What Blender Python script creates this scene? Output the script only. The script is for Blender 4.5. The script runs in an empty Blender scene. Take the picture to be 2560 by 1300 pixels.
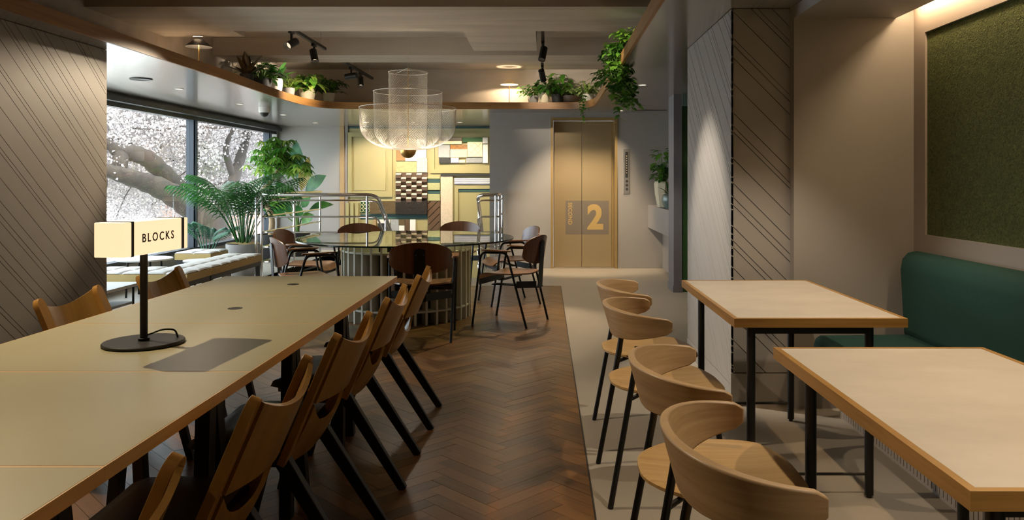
import bpy, bmesh, math, random
from mathutils import Vector, Matrix
import numpy as np

# ------------------------------------------------------------------ camera, world, big lights
F = 1960.0; VX, VY = 1362.0, 450.0; CZ = 1.29
sc = bpy.context.scene
col = sc.collection
PI = math.pi
rnd = random.Random(7)

cam_d = bpy.data.cameras.new('camera'); cam = bpy.data.objects.new('camera', cam_d); col.objects.link(cam)
cam.location = (0, 0, CZ); cam.rotation_euler = (PI/2, 0, 0)
cam_d.sensor_width = 36.0; cam_d.lens = 36.0*F/2560.0
cam_d.shift_x = -(VX-1280.0)/2560.0; cam_d.shift_y = -(650.0-VY)/2560.0
cam_d.clip_start = 0.05; cam_d.clip_end = 200
sc.camera = cam
sc.view_settings.view_transform = 'Standard'; sc.view_settings.look = 'None'
sc.view_settings.exposure = 0.7; sc.view_settings.gamma = 1.0
sc.view_settings.use_curve_mapping = False

w = bpy.data.worlds.new('world'); sc.world = w; w.use_nodes = True
bgn = w.node_tree.nodes['Background']
bgn.inputs['Color'].default_value = (0.80, 0.89, 1.0, 1); bgn.inputs['Strength'].default_value = 5.4

def lin(h):
    h = h.lstrip('#'); r = []
    for i in (0, 2, 4):
        c = int(h[i:i+2], 16)/255.0
        r.append(c/12.92 if c <= 0.04045 else ((c+0.055)/1.055)**2.4)
    return (r[0], r[1], r[2], 1.0)

sd = bpy.data.lights.new('sun', 'SUN'); so = bpy.data.objects.new('sun', sd); col.objects.link(so)
sd.energy = 6.0; sd.angle = 0.02; sd.color = (1.0, 0.95, 0.86)
so.rotation_euler = Vector((-0.22, 0.72, -0.66)).to_track_quat('-Z', 'Y').to_euler()

WARM = (1.0, 0.80, 0.56); WARM2 = (1.0, 0.86, 0.69); NEUT = (1.0, 0.90, 0.77)
def spot(loc, target, power, angle, blend=0.5, color=WARM, size=0.03):
    d = bpy.data.lights.new('spot_light', 'SPOT'); o = bpy.data.objects.new('spot_light', d); col.objects.link(o)
    o.location = loc
    o.rotation_euler = (Vector(target)-Vector(loc)).to_track_quat('-Z', 'Y').to_euler()
    d.energy = power; d.spot_size = math.radians(angle); d.spot_blend = blend; d.color = color; d.shadow_soft_size = size
    return o
def point(loc, power, color=WARM, size=0.03):
    d = bpy.data.lights.new('bulb_light', 'POINT'); o = bpy.data.objects.new('bulb_light', d); col.objects.link(o)
    o.location = loc; d.energy = power; d.color = color; d.shadow_soft_size = size
    return o

# ------------------------------------------------------------------ helpers
def P(px, py, d):
    """photo pixel + depth -> point in the room"""
    return Vector(((px-VX)*d/F, d, CZ-(py-VY)*d/F))

class MB:
    def __init__(s): s.v = []; s.f = []; s.uv = None; s.mi = []
    def add(s, vs, fs):
        o = len(s.v); s.v += [tuple(a) for a in vs]; s.f += [tuple(i+o for i in f) for f in fs]
        return s
    def box(s, x0, x1, y0, y1, z0, z1):
        return s.add([(x0,y0,z0),(x1,y0,z0),(x1,y1,z0),(x0,y1,z0),(x0,y0,z1),(x1,y0,z1),(x1,y1,z1),(x0,y1,z1)],
              [(0,3,2,1),(4,5,6,7),(0,1,5,4),(1,2,6,5),(2,3,7,6),(3,0,4,7)])
    def bar(s, p, q, w, h, side=None, w2=None, h2=None):
        p = Vector(p); q = Vector(q); d = (q-p).normalized()
        if side is None:
            side = Vector((0,0,1)).cross(d)
            if side.length < 1e-4: side = Vector((1,0,0))
        side = Vector(side); side = (side - d*side.dot(d)).normalized(); up = d.cross(side)
        w2 = w if w2 is None else w2; h2 = h if h2 is None else h2
        vs = []
        for c, a, b in ((p, w/2, h/2), (q, w2/2, h2/2)):
            vs += [c-side*a-up*b, c+side*a-up*b, c+side*a+up*b, c-side*a+up*b]
        return s.add(vs, [(3,2,1,0),(4,5,6,7),(0,1,5,4),(1,2,6,5),(2,3,7,6),(3,0,4,7)])
    def tube(s, path, r, n=8, closed=False, caps=True):
        path = [Vector(p) for p in path]; m = len(path)
        rs = r if isinstance(r, (list, tuple)) else [r]*m
        tang = []
        for i in range(m):
            if closed: t = path[(i+1) % m]-path[i-1]
            else: t = path[min(i+1, m-1)]-path[max(i-1, 0)]
            tang.append(t.normalized() if t.length > 1e-9 else Vector((0,0,1)))
        ref = Vector((0,0,1)) if abs(tang[0].z) < 0.9 else Vector((1,0,0))
        nrm = (ref - tang[0]*ref.dot(tang[0])).normalized()
        vs = []
        for i in range(m):
            nrm = (nrm - tang[i]*nrm.dot(tang[i]))
            nrm = nrm.normalized() if nrm.length > 1e-6 else tang[i].orthogonal().normalized()
            b = tang[i].cross(nrm)
            for k in range(n):
                a = 2*PI*k/n
                vs.append(path[i] + (nrm*math.cos(a)+b*math.sin(a))*rs[i])
        fs = []
        for i in range(m if closed else m-1):
            j = (i+1) % m
            for k in range(n):
                fs.append((i*n+k, i*n+(k+1) % n, j*n+(k+1) % n, j*n+k))
        if caps and not closed:
            fs.append(tuple(range(n-1, -1, -1))); fs.append(tuple((m-1)*n+k for k in range(n)))
        return s.add(vs, fs)
    def lathe(s, prof, n=24, c=(0,0,0), close=False):
        vs = []; fs = []; m = len(prof)
        for r, z in prof:
            for k in range(n):
                a = 2*PI*k/n; vs.append((c[0]+r*math.cos(a), c[1]+r*math.sin(a), c[2]+z))
        for i in range(m-1 if not close else m):
            j = (i+1) % m
            for k in range(n):
                fs.append((i*n+k, i*n+(k+1) % n, j*n+(k+1) % n, j*n+k))
        if not close:
            if prof[0][0] > 1e-6: fs.append(tuple(range(n-1, -1, -1)))
            if prof[-1][0] > 1e-6: fs.append(tuple((m-1)*n+k for k in range(n)))
        return s.add(vs, fs)
    def prism(s, poly, fn, t0, t1):
        """poly in 2D, fn(a,b,t)->3D, extruded from t0 to t1"""
        n = len(poly)
        vs = [fn(a, b, t0) for a, b in poly] + [fn(a, b, t1) for a, b in poly]
        fs = [tuple(range(n-1, -1, -1)), tuple(range(n, 2*n))]
        for i in range(n):
            j = (i+1) % n; fs.append((i, j, n+j, n+i))
        return s.add(vs, fs)
    def sheet(s, fn, nu, nv, t):
        """thick shell around fn(u,v), u,v in 0..1"""
        e = 1e-3; top = []; bot = []
        for i in range(nu+1):
            for j in range(nv+1):
                u = i/nu; v = j/nv
                p = Vector(fn(u, v))
                du = Vector(fn(min(u+e, 1), v))-Vector(fn(max(u-e, 0), v)); dv = Vector(fn(u, min(v+e, 1)))-Vector(fn(u, max(v-e, 0)))
                nn = du.cross(dv); nn = nn.normalized() if nn.length > 1e-12 else Vector((0,0,1))
                top.append(p+nn*t/2); bot.append(p-nn*t/2)
        W = nv+1; N = len(top); fs = []
        for i in range(nu):
            for j in range(nv):
                a = i*W+j; fs.append((a, a+W, a+W+1, a+1)); fs.append((N+a, N+a+1, N+a+W+1, N+a+W))
        for i in range(nu):
            a = i*W; fs.append((a, N+a, N+a+W, a+W)); a = i*W+nv; fs.append((a, a+W, N+a+W, N+a))
        for j in range(nv):
            a = j; fs.append((a, a+1, N+a+1, N+a)); a = nu*W+j; fs.append((a, N+a, N+a+1, a+1))
        return s.add(top+bot, fs)
    def leaf(s, base, d, up, L, W, bend=0.3, fold=0.25, n=5, pw=0.8):
        base = Vector(base); d = Vector(d).normalized(); up = Vector(up)
        side = d.cross(up)
        if side.length < 1e-5: side = d.orthogonal()
        side.normalize(); up = side.cross(d).normalized()
        vs = []; fs = []
        for i in range(n+1):
            t = i/n; c = base + d*(L*t*(1-0.25*bend*t)) + Vector((0,0,-1))*(bend*L*t*t*0.6)
            wd = W*0.5*max(0.02, math.sin(PI*min(1, t**pw)))
            vs += [c+side*wd+up*wd*fold, c, c-side*wd+up*wd*fold]
        for i in range(n):
            a = 3*i; fs += [(a, a+1, a+4, a+3), (a+1, a+2, a+5, a+4)]
        return s.add(vs, fs)
    def build(s, name, mat, parent=None, smooth=True, bevel=0.0, seg=2):
        me = bpy.data.meshes.new(name); me.from_pydata(s.v, [], s.f); me.update()
        if s.uv:
            l = me.uv_layers.new(name='UVMap')
            for li, u in enumerate(s.uv): l.data[li].uv = u
        if smooth:
            for p in me.polygons: p.use_smooth = True
            me.set_sharp_from_angle(angle=math.radians(38))
        o = bpy.data.objects.new(name, me); col.objects.link(o)
        if mat: me.materials.append(M[mat] if isinstance(mat, str) else mat)
        if parent: o.parent = parent
        if bevel:
            b = o.modifiers.new('bevel', 'BEVEL'); b.width = bevel; b.segments = seg; b.limit_method = 'ANGLE'; b.angle_limit = math.radians(40)
        return o

def fillet(path, r, n=5):
    path = [Vector(p) for p in path]; out = [path[0]]
    for i in range(1, len(path)-1):
        a, b, c = path[i-1], path[i], path[i+1]
        u = (a-b); v = (c-b); k = min(r, u.length*0.49, v.length*0.49)
        p = b+u.normalized()*k; q = b+v.normalized()*k
        for j in range(n+1):
            t = j/n; out.append(p*(1-t)**2 + b*2*t*(1-t) + q*t*t)
    out.append(path[-1]); return out

def tag(o, label, cat, group=None):
    o['label'] = label; o['category'] = cat
    if group: o['group'] = group
    return o
def struct(o): o['kind'] = 'structure'; return o
def stuff(o): o['kind'] = 'stuff'; return o
def thing(name, label, cat, loc=(0,0,0), rz=0.0, group=None):
    o = bpy.data.objects.new(name, None); col.objects.link(o); o.empty_display_size = 0.1
    o.location = loc; o.rotation_euler = (0, 0, rz)
    return tag(o, label, cat, group)
def box(name, mat, x0, x1, y0, y1, z0, z1, parent=None, bevel=0.0):
    return MB().box(x0, x1, y0, y1, z0, z1).build(name, mat, parent, smooth=False, bevel=bevel)
def kids(o): return [c for c in o.children]
def copy_tree(o, parent=None):
    c = o.copy(); col.objects.link(c); c.parent = parent
    for ch in kids(o): copy_tree(ch, c)
    return c
def clip(poly, a, b, c):
    """keep a*x+b*y<=c"""
    out = []; n = len(poly)
    for i in range(n):
        p, q = poly[i], poly[(i+1) % n]; fp = a*p[0]+b*p[1]-c; fq = a*q[0]+b*q[1]-c
        if fp <= 0: out.append(p)
        if (fp < 0 < fq) or (fq < 0 < fp):
            t = fp/(fp-fq); out.append((p[0]+(q[0]-p[0])*t, p[1]+(q[1]-p[1])*t))
    return out
def text_mesh(name, body, size, mat, mtx, depth=0.001, offset=0.0, parent=None, align='CENTER', spacing=1.0, sx=1.0, fit=None):
    cu = bpy.data.curves.new(name, 'FONT'); cu.body = body; cu.size = size; cu.extrude = depth; cu.offset = offset
    cu.align_x = align; cu.align_y = 'CENTER'; cu.space_character = spacing; cu.resolution_u = 4
    t = bpy.data.objects.new(name+'_t', cu); col.objects.link(t)
    bpy.context.view_layer.update()
    me = bpy.data.meshes.new_from_object(t.evaluated_get(bpy.context.evaluated_depsgraph_get()))
    bpy.data.objects.remove(t); bpy.data.curves.remove(cu)
    if fit:
        xs = [v.co.x for v in me.vertices]; ys = [v.co.y for v in me.vertices]
        me.transform(Matrix.Diagonal((fit[0]/(max(xs)-min(xs)), fit[1]/(max(ys)-min(ys)), 1, 1)) @ Matrix.Translation((-(max(xs)+min(xs))/2, -(max(ys)+min(ys))/2, 0)))
    me.transform(mtx @ Matrix.Diagonal((sx, 1, 1, 1))); me.name = name
    me.materials.clear(); me.materials.append(M[mat])
    o = bpy.data.objects.new(name, me); col.objects.link(o); o.parent = parent
    return o

# ------------------------------------------------------------------ materials
M = {}
def newmat(name):
    m = bpy.data.materials.new(name); m.use_nodes = True; M[name] = m
    nt = m.node_tree; return m, nt, nt.nodes['Principled BSDF']
def nd(nt, t, **kw):
    n = nt.nodes.new(t)
    for k, v in kw.items(): setattr(n, k, v)
    return n
def mapped(nt, scale, coord='Object', rand=False):
    tc = nd(nt, 'ShaderNodeTexCoord'); mp = nd(nt, 'ShaderNodeMapping'); mp.inputs['Scale'].default_value = scale
    nt.links.new(tc.outputs[coord], mp.inputs['Vector'])
    if rand:
        oi = nd(nt, 'ShaderNodeObjectInfo'); mu = nd(nt, 'ShaderNodeMath', operation='MULTIPLY'); mu.inputs[1].default_value = 37.0
        nt.links.new(oi.outputs['Random'], mu.inputs[0]); nt.links.new(mu.outputs[0], mp.inputs['Location'])
    return mp
def ramp2(nt, fac, c1, c2, p1=0.3, p2=0.7):
    r = nd(nt, 'ShaderNodeValToRGB'); r.color_ramp.elements[0].color = c1; r.color_ramp.elements[1].color = c2
    r.color_ramp.elements[0].position = p1; r.color_ramp.elements[1].position = p2
    nt.links.new(fac, r.inputs[0]); return r
def bump(nt, b, height, strength, dist=0.01):
    bp = nd(nt, 'ShaderNodeBump'); bp.inputs['Strength'].default_value = strength; bp.inputs['Distance'].default_value = dist
    nt.links.new(height, bp.inputs['Height']); nt.links.new(bp.outputs[0], b.inputs['Normal'])
def plain(name, c, rough=0.5, metal=0.0, var=0.0, scale=(3,3,3), bstr=0.0, bdist=0.005, spec=0.5, detail=6.0):
    m, nt, b = newmat(name); c = lin(c)
    b.inputs['Roughness'].default_value = rough; b.inputs['Metallic'].default_value = metal; b.inputs['Specular IOR Level'].default_value = spec
    if var or bstr:
        mp = mapped(nt, scale); n = nd(nt, 'ShaderNodeTexNoise'); n.inputs['Detail'].default_value = detail; n.inputs['Scale'].default_value = 1.0
        n.inputs['Roughness'].default_value = 0.6
        nt.links.new(mp.outputs[0], n.inputs['Vector'])
        c1 = tuple(x*(1-var) for x in c[:3])+(1,); c2 = tuple(min(1, x*(1+var)) for x in c[:3])+(1,)
        r = ramp2(nt, n.outputs['Fac'], c1, c2); nt.links.new(r.outputs[0], b.inputs['Base Color'])
        if bstr: bump(nt, b, n.outputs['Fac'], bstr, bdist)
    else: b.inputs['Base Color'].default_value = c
    return m
def wood(name, c1, c2, scale, rough=0.4, coat=0.0, rand=True, bstr=0.05):
    m, nt, b = newmat(name)
    mp = mapped(nt, scale, 'Object', rand); n = nd(nt, 'ShaderNodeTexNoise'); n.inputs['Scale'].default_value = 1.0; n.inputs['Detail'].default_value = 5.0
    n.inputs['Roughness'].default_value = 0.65; n.inputs['Distortion'].default_value = 0.4
    nt.links.new(mp.outputs[0], n.inputs['Vector'])
    r = ramp2(nt, n.outputs['Fac'], lin(c1), lin(c2), 0.32, 0.68); nt.links.new(r.outputs[0], b.inputs['Base Color'])
    b.inputs['Roughness'].default_value = rough; b.inputs['Coat Weight'].default_value = coat; b.inputs['Coat Roughness'].default_value = 0.2
    if bstr: bump(nt, b, n.outputs['Fac'], bstr, 0.002)
    return m
def emit(name, c, strength, base='#ffffff'):
    m, nt, b = newmat(name); b.inputs['Base Color'].default_value = lin(base)
    b.inputs['Emission Color'].default_value = lin(c); b.inputs['Emission Strength'].default_value = strength
    return m
def leafmat(name, c1, c2, scale=6.0, rough=0.4):
    m, nt, b = newmat(name)
    mp = mapped(nt, (scale,)*3, 'Object', True); n = nd(nt, 'ShaderNodeTexNoise'); n.inputs['Scale'].default_value = 1.0; n.inputs['Detail'].default_value = 2.0
    nt.links.new(mp.outputs[0], n.inputs['Vector'])
    r = ramp2(nt, n.outputs['Fac'], lin(c1), lin(c2), 0.35, 0.65); nt.links.new(r.outputs[0], b.inputs['Base Color'])
    b.inputs['Roughness'].default_value = rough
    b.inputs['Transmission Weight'].default_value = 0.0
    tr = nd(nt, 'ShaderNodeBsdfTranslucent'); nt.links.new(r.outputs[0], tr.inputs['Color'])
    mx = nd(nt, 'ShaderNodeMixShader'); mx.inputs[0].default_value = 0.3
    out = nt.nodes['Material Output']
    nt.links.new(b.outputs[0], mx.inputs[1]); nt.links.new(tr.outputs[0], mx.inputs[2]); nt.links.new(mx.outputs[0], out.inputs['Surface'])
    return m
def paneglass(name, tint, ior=1.45, rough=0.0):
    m, nt, b = newmat(name); nt.nodes.remove(b)
    t = nd(nt, 'ShaderNodeBsdfTransparent'); t.inputs[0].default_value = lin(tint)
    g = nd(nt, 'ShaderNodeBsdfGlossy'); g.inputs['Roughness'].default_value = rough
    fr = nd(nt, 'ShaderNodeFresnel'); ge = nd(nt, 'ShaderNodeNewGeometry')     # same reflectance on both faces of the pane
    mi = nd(nt, 'ShaderNodeMapRange'); mi.inputs['To Min'].default_value = ior; mi.inputs['To Max'].default_value = 1.0/ior
    nt.links.new(ge.outputs['Backfacing'], mi.inputs['Value']); nt.links.new(mi.outputs['Result'], fr.inputs[0])
    mx = nd(nt, 'ShaderNodeMixShader'); nt.links.new(fr.outputs[0], mx.inputs[0]); nt.links.new(t.outputs[0], mx.inputs[1]); nt.links.new(g.outputs[0], mx.inputs[2])
    nt.links.new(mx.outputs[0], nt.nodes['Material Output'].inputs['Surface']); return m

plain('wall_paint', '#98928b', 0.55, var=0.03, scale=(2,2,2), bstr=0.03, bdist=0.002)
plain('groove_dark', '#5a534c', 0.7)
plain('soffit_gloss', '#8d867e', 0.24, var=0.02, scale=(1,1,1), spec=1.0)
M['soffit_gloss'].node_tree.nodes['Principled BSDF'].inputs['Coat Weight'].default_value = 0.6; M['soffit_gloss'].node_tree.nodes['Principled BSDF'].inputs['Coat Roughness'].default_value = 0.12
m = plain('ceiling_plaster', '#b9ac9c', 0.7, var=0.17, scale=(0.7,4,3), bstr=0.06, bdist=0.004)
plain('concrete', '#a99f8f', 0.42, var=0.05, scale=(1.2,1.2,1.2), bstr=0.02)
plain('lower_floor', '#777066', 0.6)
wood('oak_fascia', '#7c5428', '#9c6f3a', (1.2, 1.2, 30), 0.45)
wood('oak_edge', '#8f682f', '#ab8246', (2, 2, 60), 0.4)
wood('oak_table', '#c9a26c', '#dcb985', (2, 2, 60), 0.4)
wood('oak_chair', '#a58760', '#bfa078', (3.0, 3.0, 55), 0.42)
wood('oak_seat', '#a98653', '#c09d69', (38, 2.2, 10), 0.42)
wood('amber_ply', '#866128', '#9d7638', (14, 2.5, 2.5), 0.33, coat=0.15)
wood('amber_rim', '#996d32', '#b38848', (30, 3, 3), 0.33, coat=0.15)
wood('walnut', '#5a3319', '#7a4a28', (26, 2.2, 2.2), 0.3, coat=0.2)
wood('walnut_seat', '#754926', '#96653a', (26, 2.2, 2.2), 0.33, coat=0.15)
plain('black_wood', '#12100f', 0.45)
plain('black_metal', '#14130f', 0.42, metal=0.2)
plain('grey_metal', '#3b3a38', 0.45, metal=0.3)
plain('brown_leather', '#241612', 0.32, var=0.1, scale=(30,30,30), bstr=0.03)
plain('linoleum', '#a19b78', 0.38, var=0.015, scale=(6,6,6))
plain('stone_top', '#bbb1a1', 0.5, var=0.07, scale=(5,9,5))
plain('chrome', '#e8e6e2', 0.07, metal=1.0)
plain('steel', '#c8c3bb', 0.45, metal=1.0)
plain('brass', '#c9a05a', 0.34, metal=0.8)
plain('mesh_wire', '#d8d2c6', 0.4, metal=0.4)
plain('green_fabric', '#1c3c34', 0.85, var=0.12, scale=(160,160,160), bstr=0.15, bdist=0.002, spec=0.3)
plain('frame_paint', '#9a8f85', 0.5)
plain('white_paint', '#d8d5cf', 0.5)
plain('cream_fin', '#cdc6b4', 0.5)
plain('dark_drum', '#4a4a40', 0.6)
plain('bench_top', '#d9d4cb', 0.55, var=0.03, scale=(20,20,20))
plain('bench_side', '#c2a566', 0.6, var=0.05, scale=(20,20,20))
plain('window_frame', '#33383f', 0.4, metal=0.3)
plain('door_gold', '#a38f6c', 0.38, metal=0.35, var=0.02, scale=(2,2,60))
plain('door_frame_gold', '#a38855', 0.4, metal=0.3)
plain('sign_grey', '#73685a', 0.5)
plain('door_letter', '#b3955c', 0.5)
plain('fin_wall', '#757276', 0.6, var=0.06, scale=(40,40,40), bstr=0.1, bdist=0.002)
plain('door_green', '#345a2a', 0.5)
plain('teal_paint', '#5f7a70', 0.5)
plain('twig', '#4c413b', 0.9)
plain('bark', '#30261f', 0.9, var=0.35, scale=(6,6,3), bstr=0.6, bdist=0.05)
plain('blossom', '#aaa09d', 0.8)
plain('pot_cream', '#d2c3a4', 0.6, var=0.05, scale=(20,20,20))
plain('pot_white', '#d8d0c2', 0.6)
plain('pot_grey', '#8d8781', 0.7, var=0.1, scale=(9,9,2))
plain('pot_dark', '#2a2724', 0.6)
plain('pot_brown', '#54402c', 0.5)
plain('pot_glaze', '#6d7a70', 0.18, var=0.1, scale=(8,8,8))
plain('soil', '#5b4630', 0.95, var=0.3, scale=(40,40,40), bstr=0.4)
plain('moss', '#b99b5f', 0.95, var=0.3, scale=(60,60,60), bstr=0.6)
plain('stem_green', '#55702c', 0.5)
plain('trunk_tan', '#9a8160', 0.8, var=0.2, scale=(14,14,6))
leafmat('leaf_dark', '#1c4414', '#3a6c24')
leafmat('leaf_mid', '#38741f', '#74a63a')
leafmat('leaf_lime', '#6f9a2c', '#b4c860')
leafmat('leaf_palm', '#1d4d20', '#3f7a34')
leafmat('leaf_blue', '#2f5f4a', '#5c8c6c')
leafmat('leaf_gold', '#8a7a2c', '#b9a552', scale=14)
leafmat('leaf_varieg', '#4c7a28', '#cfd890', scale=22)
leafmat('leaf_brown', '#4a3a24', '#6e5a38')
paneglass('window_glass', '#f4f8f8', 1.4)
paneglass('table_glass', '#dfe9dc', 1.55)
plain('glass_edge', '#1c2b25', 0.2)
emit('lamp_warm', '#ffd9a0', 6.0)
emit('led_warm', '#ffdcae', 30.0)
emit('led_small', '#ffe6c4', 2.0); emit('lens_dim', '#ffe6c4', 0.7)
emit('lamp_paper', '#ffdcae', 0.66)
plain('lamp_black', '#17140f', 0.5)
plain('lettering', '#15120d', 0.6)

# ------------------------------------------------------------------ key numbers of the room (metres)
SOF = CZ+0.985          # lowered ceiling
FTOP = SOF+0.092        # top of the oak edge band
CEIL = 2.90; BEAM = 2.70
XWIN = -4.90; XWL = -3.32; DWL = 5.93
DB = 14.4; DE = 11.45   # far wall, lift wall
XR = 2.09; DAL = 4.43   # right wall, end of the seating alcove
DNEAR = -1.6

# ------------------------------------------------------------------ floors
fl = MB()
for x0, x1, y0, y1 in ((0.197, 2.5, DNEAR, 11.6), (-4.95, 0.197, 9.545, 10.35), (-4.95, -3.325, DNEAR, 9.545), (-4.95, -3.75, 10.35, DB+.1), (-0.85, 0.197, 10.35, 11.6)):
    fl.box(x0, x1, y0, y1, -0.25, 0.0)
struct(fl.build('floor', 'concrete', smooth=False))
struct(box('floor_lower', 'lower_floor', -4.9, 2.0, 10.0, DB+.1, -3.3, -3.2))

def parquet_mat(name, attr):
    m, nt, b = newmat(name)
    if attr:
        a = nd(nt, 'ShaderNodeAttribute'); a.attribute_name = 'tone'; rv = a.outputs['Fac']
    else:
        a = nd(nt, 'ShaderNodeObjectInfo'); rv = a.outputs['Random']
    uv = nd(nt, 'ShaderNodeTexCoord'); mp = nd(nt, 'ShaderNodeMapping'); mp.inputs['Scale'].default_value = (5, 70, 1)
    mu = nd(nt, 'ShaderNodeMath', operation='MULTIPLY'); mu.inputs[1].default_value = 91.0; nt.links.new(rv, mu.inputs[0])
    nt.links.new(uv.outputs['UV'], mp.inputs['Vector']); nt.links.new(mu.outputs[0], mp.inputs['Location'])
    n = nd(nt, 'ShaderNodeTexNoise'); n.inputs['Scale'].default_value = 1.0; n.inputs['Detail'].default_value = 4.0; nt.links.new(mp.outputs[0], n.inputs['Vector'])
    ad = nd(nt, 'ShaderNodeMath', operation='MULTIPLY_ADD'); ad.inputs[1].default_value = 0.55; nt.links.new(n.outputs['Fac'], ad.inputs[0])
    m2 = nd(nt, 'ShaderNodeMath', operation='MULTIPLY'); m2.inputs[1].default_value = 0.45; nt.links.new(rv, m2.inputs[0]); nt.links.new(m2.outputs[0], ad.inputs[2])
    r = ramp2(nt, ad.outputs[0], lin('#472c11'), lin('#7f5729'), 0.15, 0.8)
    nt.links.new(r.outputs[0], b.inputs['Base Color']); b.inputs['Roughness'].default_value = 0.34
    bump(nt, b, n.outputs['Fac'], 0.04, 0.001)
parquet_mat('parquet_piece', False); parquet_mat('parquet_rest', True)
plain('parquet_bed', '#1a110a', 0.8)

PX0, PX1, PY0, PY1 = -3.32, 0.190, 0.9, 9.54
bed = struct(box('floor_parquet', 'parquet_bed', -3.325, 0.191, DNEAR, 9.545, -0.25, -0.006))
struct(box('trim_1', 'grey_metal', 0.191, 0.197, DNEAR, 9.545, -0.2, 0.0012))
struct(box('trim_2', 'grey_metal', -3.325, 0.197, 9.540, 9.545, -0.2, 0.001))
PL, PW = 0.36, 0.072; G = 0.0007
def plank_list():
    out = []; s = math.sqrt(0.5); k = 5
    # herringbone in its own frame: blocks step along the diagonal
    for i in range(-140, 140):
        for j in range(-30, 30):
            # horizontal plank
            x = i*PW + j*PL; y = i*PW - j*PL
            for typ in (0, 1):
                if typ == 0: rect = (x, y, x+PL, y+PW)
                else: rect = (x+PL, y+PW-PL, x+PL+PW, y+PW)   # vertical plank closing the step
                cx = (rect[0]+rect[2])/2; cy = (rect[1]+rect[3])/2
                X = (cx-cy)*s; Y = (cx+cy)*s
                if PX0-.3 < X+XO < PX1+.3 and PY0-.3 < Y+YO < PY1+.3: out.append((X+XO, Y+YO, typ))
    return out
XO, YO = -1.2, 5.0
planks = plank_list()
def in_view(x, y):
    px = VX+F*x/y; py = VY+F*CZ/y
    if not (-40 < px < 2600 and py < 1340): return False
    # the table and the wall hide part of the floor
    if x < -3.0: return False
    return True
planks.sort(key=lambda p: p[1])
def plank_poly(x, y, typ):
    a = PI/4 if typ == 0 else -PI/4   # after rotating the frame by 45 deg
    ca, sa = math.cos(a), math.sin(a); h, q = PL/2-G, PW/2-G
    return [(x+u*ca-v*sa, y+u*sa+v*ca) for u, v in ((-h,-q),(h,-q),(h,q),(-h,q))], a
pm = MB().box(-PL/2+G, PL/2-G, -PW/2+G, PW/2-G, -0.006, 0.0)
pme = bpy.data.meshes.new('plank'); pme.from_pydata(pm.v, [], pm.f)
ul = pme.uv_layers.new(name='UVMap')
for lp in pme.loops: ul.data[lp.index].uv = (pme.vertices[lp.vertex_index].co.x, pme.vertices[lp.vertex_index].co.y)
pme.materials.append(M['parquet_piece'])
rest = MB(); rest_uv = []; rest_tone = []; npl = 0
pr = random.Random(3)
for x, y, typ in planks:
    poly, a = plank_poly(x, y, typ)
    inside = all(PX0 < q[0] < PX1 and PY0 < q[1] < PY1 for q in poly)
    hidden = (-3.4 < x < -1.0 and y < 4.2)      # lies under the long table
    if inside and npl < 300 and in_view(x, y) and not (hidden and pr.random() < 0.55):
        o = bpy.data.objects.new('plank', pme); col.objects.link(o); o.parent = bed
        o.location = (x, y, pr.uniform(-0.0004, 0.0004)); o.rotation_euler = (0, 0, a); npl += 1
        continue
    for A, B, C in ((-1,0,-PX0),(1,0,PX1),(0,-1,-PY0),(0,1,PY1)): 
        if poly: poly = clip(poly, A, B, C)
    if len(poly) < 3: continue
    n = len(poly); dz = pr.uniform(-0.0004, 0.0004); t = pr.random()
    rest.add([(q[0], q[1], dz) for q in poly]+[(q[0], q[1], -0.006) for q in poly], [tuple(range(n))]+[(i, n+i, n+(i+1) % n, (i+1) % n) for i in range(n)])
    ca, sa = math.cos(-a), math.sin(-a)
    loc = [((q[0]-x)*ca-(q[1]-y)*sa, (q[0]-x)*sa+(q[1]-y)*ca) for q in poly]
    rest_uv += loc
    for i in range(n): rest_uv += [loc[i], loc[i], loc[(i+1) % n], loc[(i+1) % n]]
    rest_tone += [t]*(n+1)
rest.uv = rest_uv
ro = rest.build('plank_field', 'parquet_rest', bed, smooth=False); stuff(ro)
at = ro.data.attributes.new('tone', 'FLOAT', 'FACE'); at.data.foreach_set('value', rest_tone)

# ------------------------------------------------------------------ grooved panelling
GAPS = [.031,.074,.16,.14,.07,.036,.147,.113,.036,.077,.118,.043,.077,.134,.147]
def grooved(parent, fn, u0, u1, v0, v1, k, seed, t=0.010, mat='wall_paint', gap=0.0026):
    """strips bounded by lines v = c - k*u, each a piece standing on a darker back"""
    c = v0 + min(k*u0, k*u1) - 0.05; i = seed; top = v1 + max(k*u0, k*u1)+0.05
    while c < top:
        g = GAPS[i % len(GAPS)]*1.05; i += 1
        poly = [(u0, v0), (u1, v0), (u1, v1), (u0, v1)]
        poly = clip(poly, -k, -1, -(c+gap)); 
        if len(poly) >= 3: poly = clip(poly, k, 1, c+g-gap)
        c += g
        if len(poly) < 3: continue
        MB().prism(poly, fn, 0.0, t).build('panel', mat, parent, smooth=False)

# left wall (grooved, ends where the window bay begins)
wl = struct(box('wall_left', 'groove_dark', XWL-0.30, XWL-0.010, DNEAR, DWL, 0, SOF))
grooved(wl, lambda a, b, t: (XWL-0.010+t, a, b), 3.3, DWL, 0.11, SOF-0.003, 0.86, 3)
box('plain_panel', 'wall_paint', XWL-0.010, XWL, DNEAR, 3.3, 0.11, SOF-0.003, wl)
struct(box('baseboard_left', 'wall_paint', XWL-0.010, XWL+0.004, DNEAR, DWL, 0, 0.105))
box('end_cap', 'wall_paint', XWL-0.30, XWL, DWL, DWL+0.012, 0, SOF-0.002, wl)

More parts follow.
